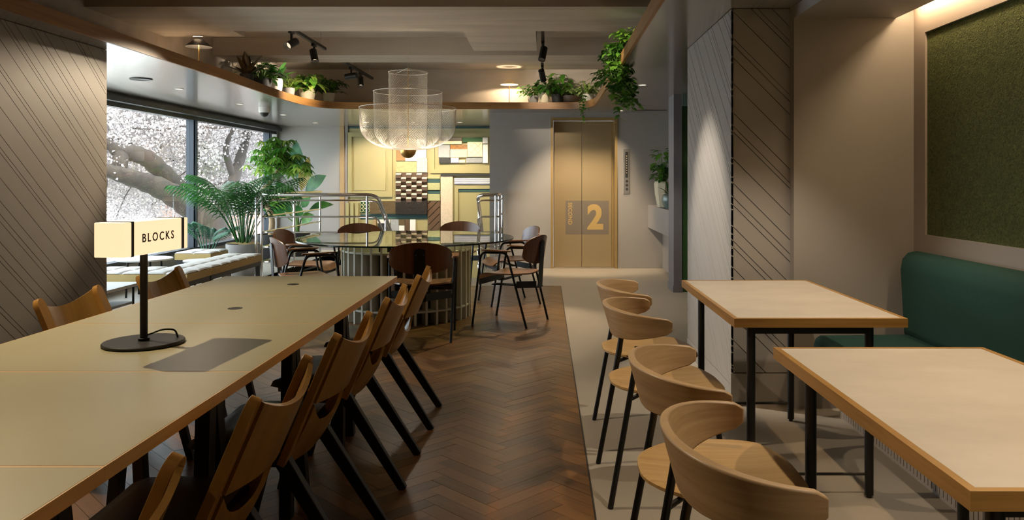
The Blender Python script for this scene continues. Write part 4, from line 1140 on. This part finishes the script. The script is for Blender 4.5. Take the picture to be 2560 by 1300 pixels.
downlight(1.01, 8.11, SOF, 'downlight in the soffit between the trailing ivy and the corridor fin', 40, None, 100, WARM2)
downlight(1.09, 11.12, SOF, 'downlight in the soffit in front of the lift', 45, (.55, 11.1, 0), 90, WARM, .8, .04)
t = tag(MB().lathe([(.0, -.004), (.085, -.004), (.10, -.010), (.105, 0)], 36, (-3.93, 7.63, SOF)).build('ceiling_speaker', 'black_metal'), 'round dark ceiling speaker in the glossy soffit', 'speaker')
t = thing('dome_camera', 'white dome security camera under the soffit by the window', 'camera', (-3.80, 10.62, SOF))
MB().lathe([(0, 0), (.075, 0), (.075, -.055), (.062, -.075), (0, -.075)], 28).build('housing', 'white_paint', t)
MB().lathe([(.060, -.075)]+[(.058*math.cos(i/8*PI/2), -.075-.055*math.sin(i/8*PI/2)) for i in range(9)], 24).build('dome', 'pot_dark', t)
t = thing('air_vent', 'slim dark air slot in the soffit near the lift', 'vent', (1.50, 11.05, SOF))
box('slot', 's_dark', -.2, .2, -.02, .02, -.0015, 0, t); box('lip', 'grey_metal', -.22, .22, -.032, -.021, -.006, 0, t); box('lip', 'grey_metal', -.22, .22, .021, .032, -.006, 0, t)

# ------------------------------------------------------------------ tufted benches, low tables by the window
def tufted(label, x0, x1, y0, y1, nx, ny, group='tufted benches in the window bay'):
    t = thing('tufted_bench', label, 'bench', (0, 0, 0), 0, group); z0, z1 = .335, .425
    def top(x, y):
        u = (x-x0)/(x1-x0)*nx; v = (y-y0)/(y1-y0)*ny; du = abs(u-round(u)); dv = abs(v-round(v)); k = 0
        e = min(min(x-x0, x1-x), min(y-y0, y1-y))
        if 0.3 < u < nx-.3: k = max(k, math.exp(-(du/.06)**2))
        if 0.3 < v < ny-.3: k = max(k, math.exp(-(dv/.06)**2))
        return z1-.014*k-(.012*(1-min(1, e/.02))**2)+.008*math.sin(PI*(u % 1))*math.sin(PI*(v % 1))
    NX, NY = nx*16, ny*16; m = MB(); vs = []; fs = []
    for i in range(NX+1):
        for j in range(NY+1): x = x0+(x1-x0)*i/NX; y = y0+(y1-y0)*j/NY; vs.append((x, y, top(x, y)))
    W = NY+1
    for i in range(NX):
        for j in range(NY): fs.append((i*W+j, (i+1)*W+j, (i+1)*W+j+1, i*W+j+1))
    m.add(vs, fs); m.build('cushion_top', 'bench_top', t)
    box('cushion_side', 'bench_side', x0, x1, y0, y1, z0, z1-.018, t)
    box('frame', 'grey_metal', x0+.01, x1-.01, y0+.01, y1-.01, z0-.05, z0, t)
    for x in (x0+.035, x1-.035):
        for y in (y0+.035, y1-.035): box('leg', 'grey_metal', x-.022, x+.022, y-.022, y+.022, 0, z0-.05, t)
    return t
tufted('cream tufted bench end turned across the bay behind the second ply chair', -4.78, -3.345, 7.33, 7.86, 7, 2)
tufted('long cream tufted bench running back towards the chrome railing', -3.76, -3.345, 7.88, 9.27, 2, 6)
tufted('small square tufted stool by the window beyond the long bench', -4.42, -3.99, 9.36, 9.88, 2, 2)
def round_low(label, x, y, z, r):
    t = thing('low_table', label, 'table', (x, y, 0), 0, 'low white tables in the window bay')
    MB().lathe([(0, z-.018), (r-.004, z-.018), (r, z-.012), (r, z-.003), (r-.003, z), (0, z)], 40).build('top', 'white_paint', t)
    for k in range(4):
        a = PI/4+k*PI/2; MB().tube([(r*.6*math.cos(a), r*.6*math.sin(a), z-.018), (r*.66*math.cos(a), r*.66*math.sin(a), 0)], .011, 8).build('leg', 'black_metal', t)
round_low('taller round white low table between the benches and the window', -4.45, 8.72, .42, .29)
round_low('lower round white table tucked against the taller one', -3.985, 9.03, .37, .17)
t = thing('low_table', 'rectangular white low table on thin black legs behind the end of the left wall', 'table', (0, 0, 0), 0, 'low white tables in the window bay')
box('top', 'white_paint', -4.35, -3.52, 6.25, 6.85, .375, .40, t, bevel=.004)
for x in (-4.30, -3.57):
    for y in (6.30, 6.80): MB().tube([(x, y, .375), (x, y, 0)], .010, 8).build('leg', 'black_metal', t)
for y in (6.30, 6.80): MB().tube([(-4.30, y, .10), (-3.57, y, .10)], .007, 8).build('stretcher', 'black_metal', t)
box('lower_shelf', 's_grey', -4.30, -3.57, 6.30, 6.80, .22, .24, t)

# ------------------------------------------------------------------ outside: cherry tree in bloom, far houses
plain('ground_out', '#c6c1b8', .9, var=.15, scale=(.6,.6,.6)); plain('brick_out', '#b98f7c', .85, var=.12, scale=(3,3,3)); plain('wall_out', '#cfc5bb', .8); plain('roof_out', '#7d6d66', .8); plain('glass_out', '#5d6a72', .15)
struct(box('ground_terrace', 'ground_out', -8.0, XWIN-.21, 2.0, 13.6, -.35, -.12))
struct(box('ground', 'ground_out', -60, XWIN-.25, -20, 60, -3.4, -3.2))
tr = thing('cherry_tree', 'cherry tree in white bloom spreading its dark branches outside the window', 'tree', (0, 0, 0))
def limb(pts, r0, r1, name='branch', n=10):
    pts = fillet([P(*p) for p in pts], .6, 5); k = len(pts)
    MB().tube(pts, [(r0+(r1-r0)*i/(k-1))*(1+.07*math.sin(i*2.1)) for i in range(k)], n).build(name, 'bark', tr); return pts
limb([(560,1050,16.0),(548,760,16.0),(536,600,16.0),(528,545,16.0)], .42, .30, 'trunk', 14)
b1 = limb([(528,560,16.0),(470,510,15.6),(400,468,15.2),(330,445,14.8),(262,425,14.4),(150,395,14.0)], .27, .10)
b2 = limb([(500,530,16.0),(455,480,15.9),(410,435,15.6),(370,395,15.3),(330,382,15.2),(304,384,15.1),(300,410,14.9),(296,445,14.8)], .20, .13)
b3 = limb([(545,560,16.2),(575,480,16.6),(600,400,17.0),(620,330,17.4),(640,260,17.8),(650,180,18)], .15, .04)
b4 = limb([(304,384,15.1),(270,360,15.0),(220,330,14.8)], .12, .06)
b5 = limb([(585,450,16.8),(560,370,16.4),(585,320,16.2),(610,270,16)], .07, .03)
rt_ = random.Random(77)
paths = []
for src in (b1, b2, b3, b4, b5):
    for _ in range(4):
        p = Vector(rt_.choice(src)); d = Vector((rt_.uniform(-1,-.35), rt_.uniform(.2,1), rt_.uniform(-.2,.8))).normalized(); q = [p.copy()]; p = p+d*.3
        for k in range(10):
            p = p+d*.24; d = (d+Vector((rt_.uniform(-.5,.25), rt_.uniform(-.25,.45), rt_.uniform(-.35,.25)))).normalized(); q.append(p.copy())
        paths.append((q, .035))
for _ in range(230):
    dd = rt_.uniform(17.5, 25); p = P(rt_.uniform(150, 760), rt_.uniform(120, 470), dd)
    if p.x > -5.9: p.x = -5.9-rt_.uniform(0, 1.5)
    d = Vector((rt_.uniform(-.5,.5), rt_.uniform(-1,1), rt_.uniform(-.5,.35))).normalized(); q = [p.copy()]
    for k in range(9):
        p = p+d*.26; d = (d+Vector((rt_.uniform(-.4,.4), rt_.uniform(-.4,.4), rt_.uniform(-.3,.2)))).normalized(); q.append(p.copy())
    paths.append((q, .016))
tw = MB()
for q, r0 in paths: tw.tube(q, [r0*(1-.75*i/(len(q)-1)) for i in range(len(q))], 5, caps=False)
stuff(tw.build('twigs', 'twig', tr))
ra = np.random.default_rng(5)
cen = []
for q, r0 in paths:
    for a, b in zip(q[:-1], q[1:]):
        for _ in range(5): cen.append(a.lerp(b, rt_.random()))
cen = np.array([tuple(c) for c in cen])
NBL = 170000
ci = ra.integers(0, len(cen), NBL); c = cen[ci]+ra.normal(0, .13, (NBL, 3))
keep = (c[:,0] < XWIN-.35); c = c[keep]; NBL = len(c)
nrm = ra.normal(0, 1, (NBL, 3)); nrm /= np.linalg.norm(nrm, axis=1)[:,None]
t1 = np.cross(nrm, ra.normal(0, 1, (NBL, 3))); t1 /= np.linalg.norm(t1, axis=1)[:,None]; t2 = np.cross(nrm, t1)
sz = ra.uniform(.018, .034, NBL)[:,None]
V = np.concatenate([(c+t1*sz)[:,None], (c+t2*sz+nrm*sz*.5)[:,None], (c-t1*sz)[:,None], (c-t2*sz+nrm*sz*.5)[:,None]], axis=1).reshape(-1, 3)
me = bpy.data.meshes.new('blossom'); me.vertices.add(len(V)); me.vertices.foreach_set('co', V.ravel().astype(np.float32))
me.loops.add(NBL*4); me.loops.foreach_set('vertex_index', np.arange(NBL*4, dtype=np.int32))
me.polygons.add(NBL); me.polygons.foreach_set('loop_start', np.arange(0, NBL*4, 4, dtype=np.int32)); me.polygons.foreach_set('loop_total', np.full(NBL, 4, dtype=np.int32))
me.update(calc_edges=True); me.validate(); me.materials.append(M['blossom'])
bo = bpy.data.objects.new('blossom', me); col.objects.link(bo); bo.parent = tr; stuff(bo)
hs = thing('far_house', 'low pinkish brick house seen beneath the cherry branches', 'house', (0, 0, 0))
a = P(395, 500, 30); b = P(640, 700, 30)
box('walls', 'brick_out', a.x, b.x, 30, 36, -3.2, P(0, 512, 30).z, hs)
MB().prism([(30-.6, P(0,512,30).z), (33, P(0,462,30).z), (36.6, P(0,512,30).z)], lambda q, z, t: (t, q, z), a.x-.4, b.x+.4).build('roof', 'roof_out', hs, smooth=False)
for k in range(4):
    x = a.x+.5+k*.95; f = box('window', 'wall_out', x, x+.6, 29.94, 30, .2, 1.0-.55, hs); box('pane', 'glass_out', x+.06, x+.54, 29.92, 29.94, .24, .41, hs)
hs = thing('far_building', 'tall pale building wall at the right end of the window view', 'building', (0, 0, 0))
a = P(648, 300, 40); b = P(720, 300, 40)
box('walls', 'brick_out', a.x, b.x+3, 40, 46, -3.2, 12, hs)
for k in range(5): box('string_course', 'wall_out', a.x-.02, b.x+3, 39.95, 40, .2+k*1.4, .32+k*1.4, hs)

# ------------------------------------------------------------------ lamps that light the room
head('spotlight on the left track nearest the beam, aimed at the grooved wall', -2.44, 7.55, 2.60, (-3.32, 4.85, 1.2), 200, 38, .7, WARM)
head('spotlight at the far end of the left track, pointing down', -2.44, 8.29, 2.60, (-1.75, 7.2, .6), 110, 60, .6, WARM)
head('spotlight lying level on the track behind the chandelier, aimed at the plants', -2.42, 9.80, 2.59, (-3.35, 10.0, 2.5), 70, 100, .7, WARM2, 2.715)
head('spotlight hanging down on the track behind the chandelier', -2.42, 10.3, 2.575, (-2.0, 9.0, .5), 70, 60, .6, WARM, 2.715)
head('larger spotlight on the right track, aimed down at the round table chairs', -0.02, 8.15, 2.60, (-.45, 7.1, .3), 120, 60, .6, WARM)
head('smaller spotlight on the far right track, aimed at the lift', -0.03, 9.65, 2.575, (.45, 11.3, .65), 190, 58, .7, WARM, 2.715)
spot((-2.52, 3.07, 2.74), (-1.25, 2.6, .74), 135, 104, .6, WARM, .012)
spot((-2.2, 1.0, 2.62), (-1.3, .9, .74), 34, 60, .7, WARM, .03)
for y, pw in ((3.72, 36), (1.98, 36), (.4, 30)): spot((1.08, y, SOF-.02), (1.08, y, 0), pw*1.15, 84, .5, WARM2, .02)
for x in (-3.05, -2.25, -1.45): downlight(x, 13.38, SOF, 'downlight over the sample wall, %s' % {-3.05: 'left', -2.25: 'middle', -1.45: 'right'}[x], 84, (x, 14.4, .75), 100, WARM2)
spot((-.1, 9.6, 2.78), (.40, 11.0, 2.48), 48, 66, .7, WARM2)
spot((.05, 5.95, 2.62), (.72, 6.75, 2.42), 42, 36, .6, WARM2)
spot((-.1, 5.1, 2.62), (1.07, 5.15, .75), 150, 44, .7, NEUT)
